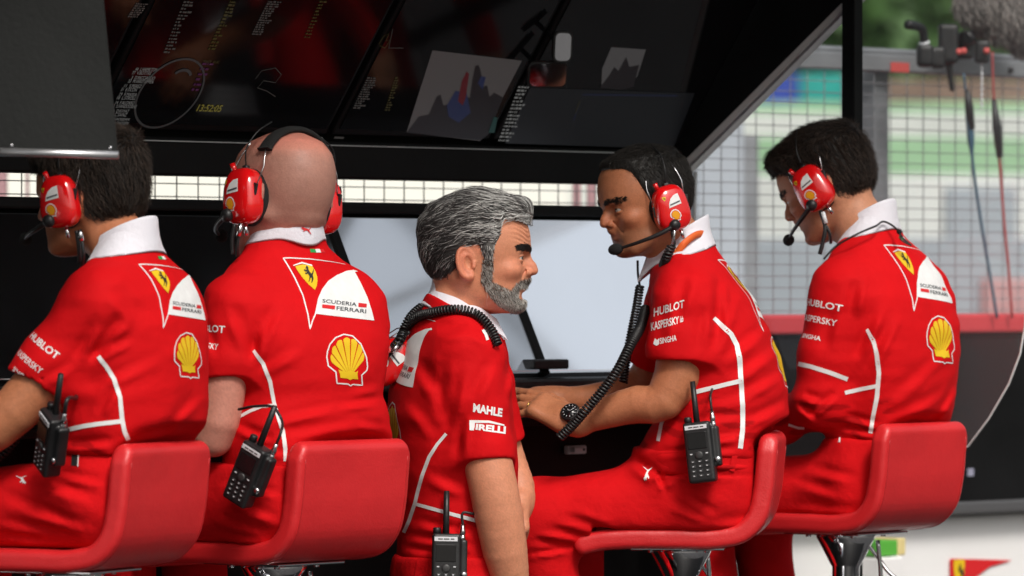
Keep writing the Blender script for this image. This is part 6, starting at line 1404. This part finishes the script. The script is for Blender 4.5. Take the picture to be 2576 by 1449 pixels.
lz = tube(smooth_path(path([(2072, 652, -.13), (2100, 622, -.125), (2150, 592, -.13), (2200, 570, -.10), (2232, 560, -.05), (2246, 568, -.055), (2260, 582, -.07), (2272, 600, -.085), (2292, 617, -.085)], .93), 60), .0024)
kn_ = pt((2262, 583, -.078), .93); lo_ = empty('neck_cord', kn_); tag(lo_, 'black knotted neck cord over the rightmost man\'s collar', 'cord'); mk('cord', lz, 'black_plastic', lo_); mk('knot', surfnet(ell(kn_, (.0062, .006, .0062)), kn_-.012, kn_+.012, .002), 'foam', lo_)
mk('cord', tube(smooth_path(path([(2262, 583, -.078), (2268, 604, -.09), (2284, 614, -.09), (2293, 618, -.088)], .93), 20), .0018), 'black_plastic', lo_)

# ------------------------------------------------------------------ broadcast microphone and cables on the fence
mo = 1.12; mr = empty('fluffy_microphone', RO(2500, 60, mo)); tag(mr, 'grey fluffy covered microphone with black mounts clamped above the fence', 'microphone')
def mp(px, py, d=0.): return RO(px, py, mo-d)
rg = np.random.default_rng(5); fc = mp(2520, 40); ff = uni(.03, ell(fc, (.085, .07, .075)), ell(mp(2590, 60), (.08, .07, .09)), ell(mp(2450, 20), (.05, .05, .05)))
v, q = surfnet(ff, fc-.25, fc+.25, .009); mat('fur', (.20, .18, .165), .95, attr=True)
sv_, sq_, sc2 = strands(ff, v, lambda P: np.tile(np.array([.3, -.2, -.9]), (len(P), 1)), 3500, .022, 4, .014, .0016, lambda P: np.array([.24, .215, .20])*(.5+rg.random((len(P), 1))), rg, .01, .5)
vv, qq, c_ = mergeq([(v, q, np.array([[.17, .155, .145]])), (sv_, sq_, sc2)]); mk('fur_cover', (vv, qq), 'fur', mr, True, c_)
mk('capsule', surfnet(uni(.012, rbx(mp(2327, 140), (.022, .022, .030), .012), rbx(mp(2360, 145), (.018, .018, .028), .008)), mp(2340, 140)-.09, mp(2340, 140)+.09, .005), 'black_plastic', mr)
mk('mount', surfnet(uni(.01, rbx(mp(2385, 110), (.026, .02, .05), .008), rbx(mp(2420, 115), (.03, .02, .035), .008), rc(mp(2385, 150), mp(2395, 225), .010, .007), rbx(mp(2470, 130), (.02, .02, .03), .008)), mp(2420, 130)-.16, mp(2420, 130)+.16, .005), 'black_plastic', mr)
mk('arm', tube(smooth_path([mp(2283, 62), mp(2305, 66), mp(2318, 72), mp(2326, 105)], 16), .012), 'black_plastic', mr); mk('collar_ring', cyl(mp(2324, 105), mp(2326, 112), .014), 'sticker_white', mr)
mk('lens', lathe([(.02, 0), (.02, .03), (.015, .031)], mp(2440, 95, .03), np.array([-.5, -.8, -.1]), 20), 'black_gloss', mr)
for x, y in ((2412, 130), (2424, 128), (2482, 128)): mk('red_cap', surfnet(ell(mp(x, y, .03), (.009, .009, .009)), mp(x, y, .03)-.015, mp(x, y, .03)+.015, .003), 'label_red', mr)
def hcable(name, pts, rs, m, lab):
    q = smooth_path([mp(*a) for a in pts], 40); o = empty(name, q[0]); tag(o, lab, 'cable'); mk('cord', tube(q, np.interp(np.linspace(0, 1, 40), rs[0], rs[1]), 10), m, o); return o
o = hcable('hanging_cable', [(2424, 185), (2430, 240), (2438, 300), (2446, 400), (2468, 560), (2490, 690), (2508, 800)], ([0, .12, .16, .27, .32, 1], [.003, .003, .009, .010, .0042, .0042]), mat('cable_blue', (.04, .10, .16), .5), 'blue black cable with bulky connector hanging down the fence')
mk('connector', tube([mp(2432, 225, .004), mp(2438, 270, .004), mp(2444, 325, .004)], [.006, .0115, .009], 12), 'black_plastic', o)
o = hcable('hanging_cable', [(2496, 130), (2498, 200), (2504, 300), (2514, 400), (2526, 560), (2538, 690), (2546, 800)], ([0, .2, .25, .35, .4, 1], [.003, .003, .009, .010, .004, .004]), mat('cable_red', (.38, .05, .05), .5), 'red cable with bulky connector hanging down the fence')
mk('connector', tube([mp(2500, 250, .004), mp(2508, 320, .004), mp(2514, 395, .004)], [.006, .0125, .008], 12), 'black_plastic', o)
o = hcable('hanging_cable', [(2470, 130), (2470, 200), (2469, 275)], ([0, 1], [.0016, .0016]), 'sticker_white', 'thin white beaded chain hanging between the two cables')
for k in range(9): mk('bead', surfnet(ell(mp(2470, 160+13*k), (.004, .004, .005)), mp(2470, 160+13*k)-.008, mp(2470, 160+13*k)+.008, .002), 'sticker_white', o)
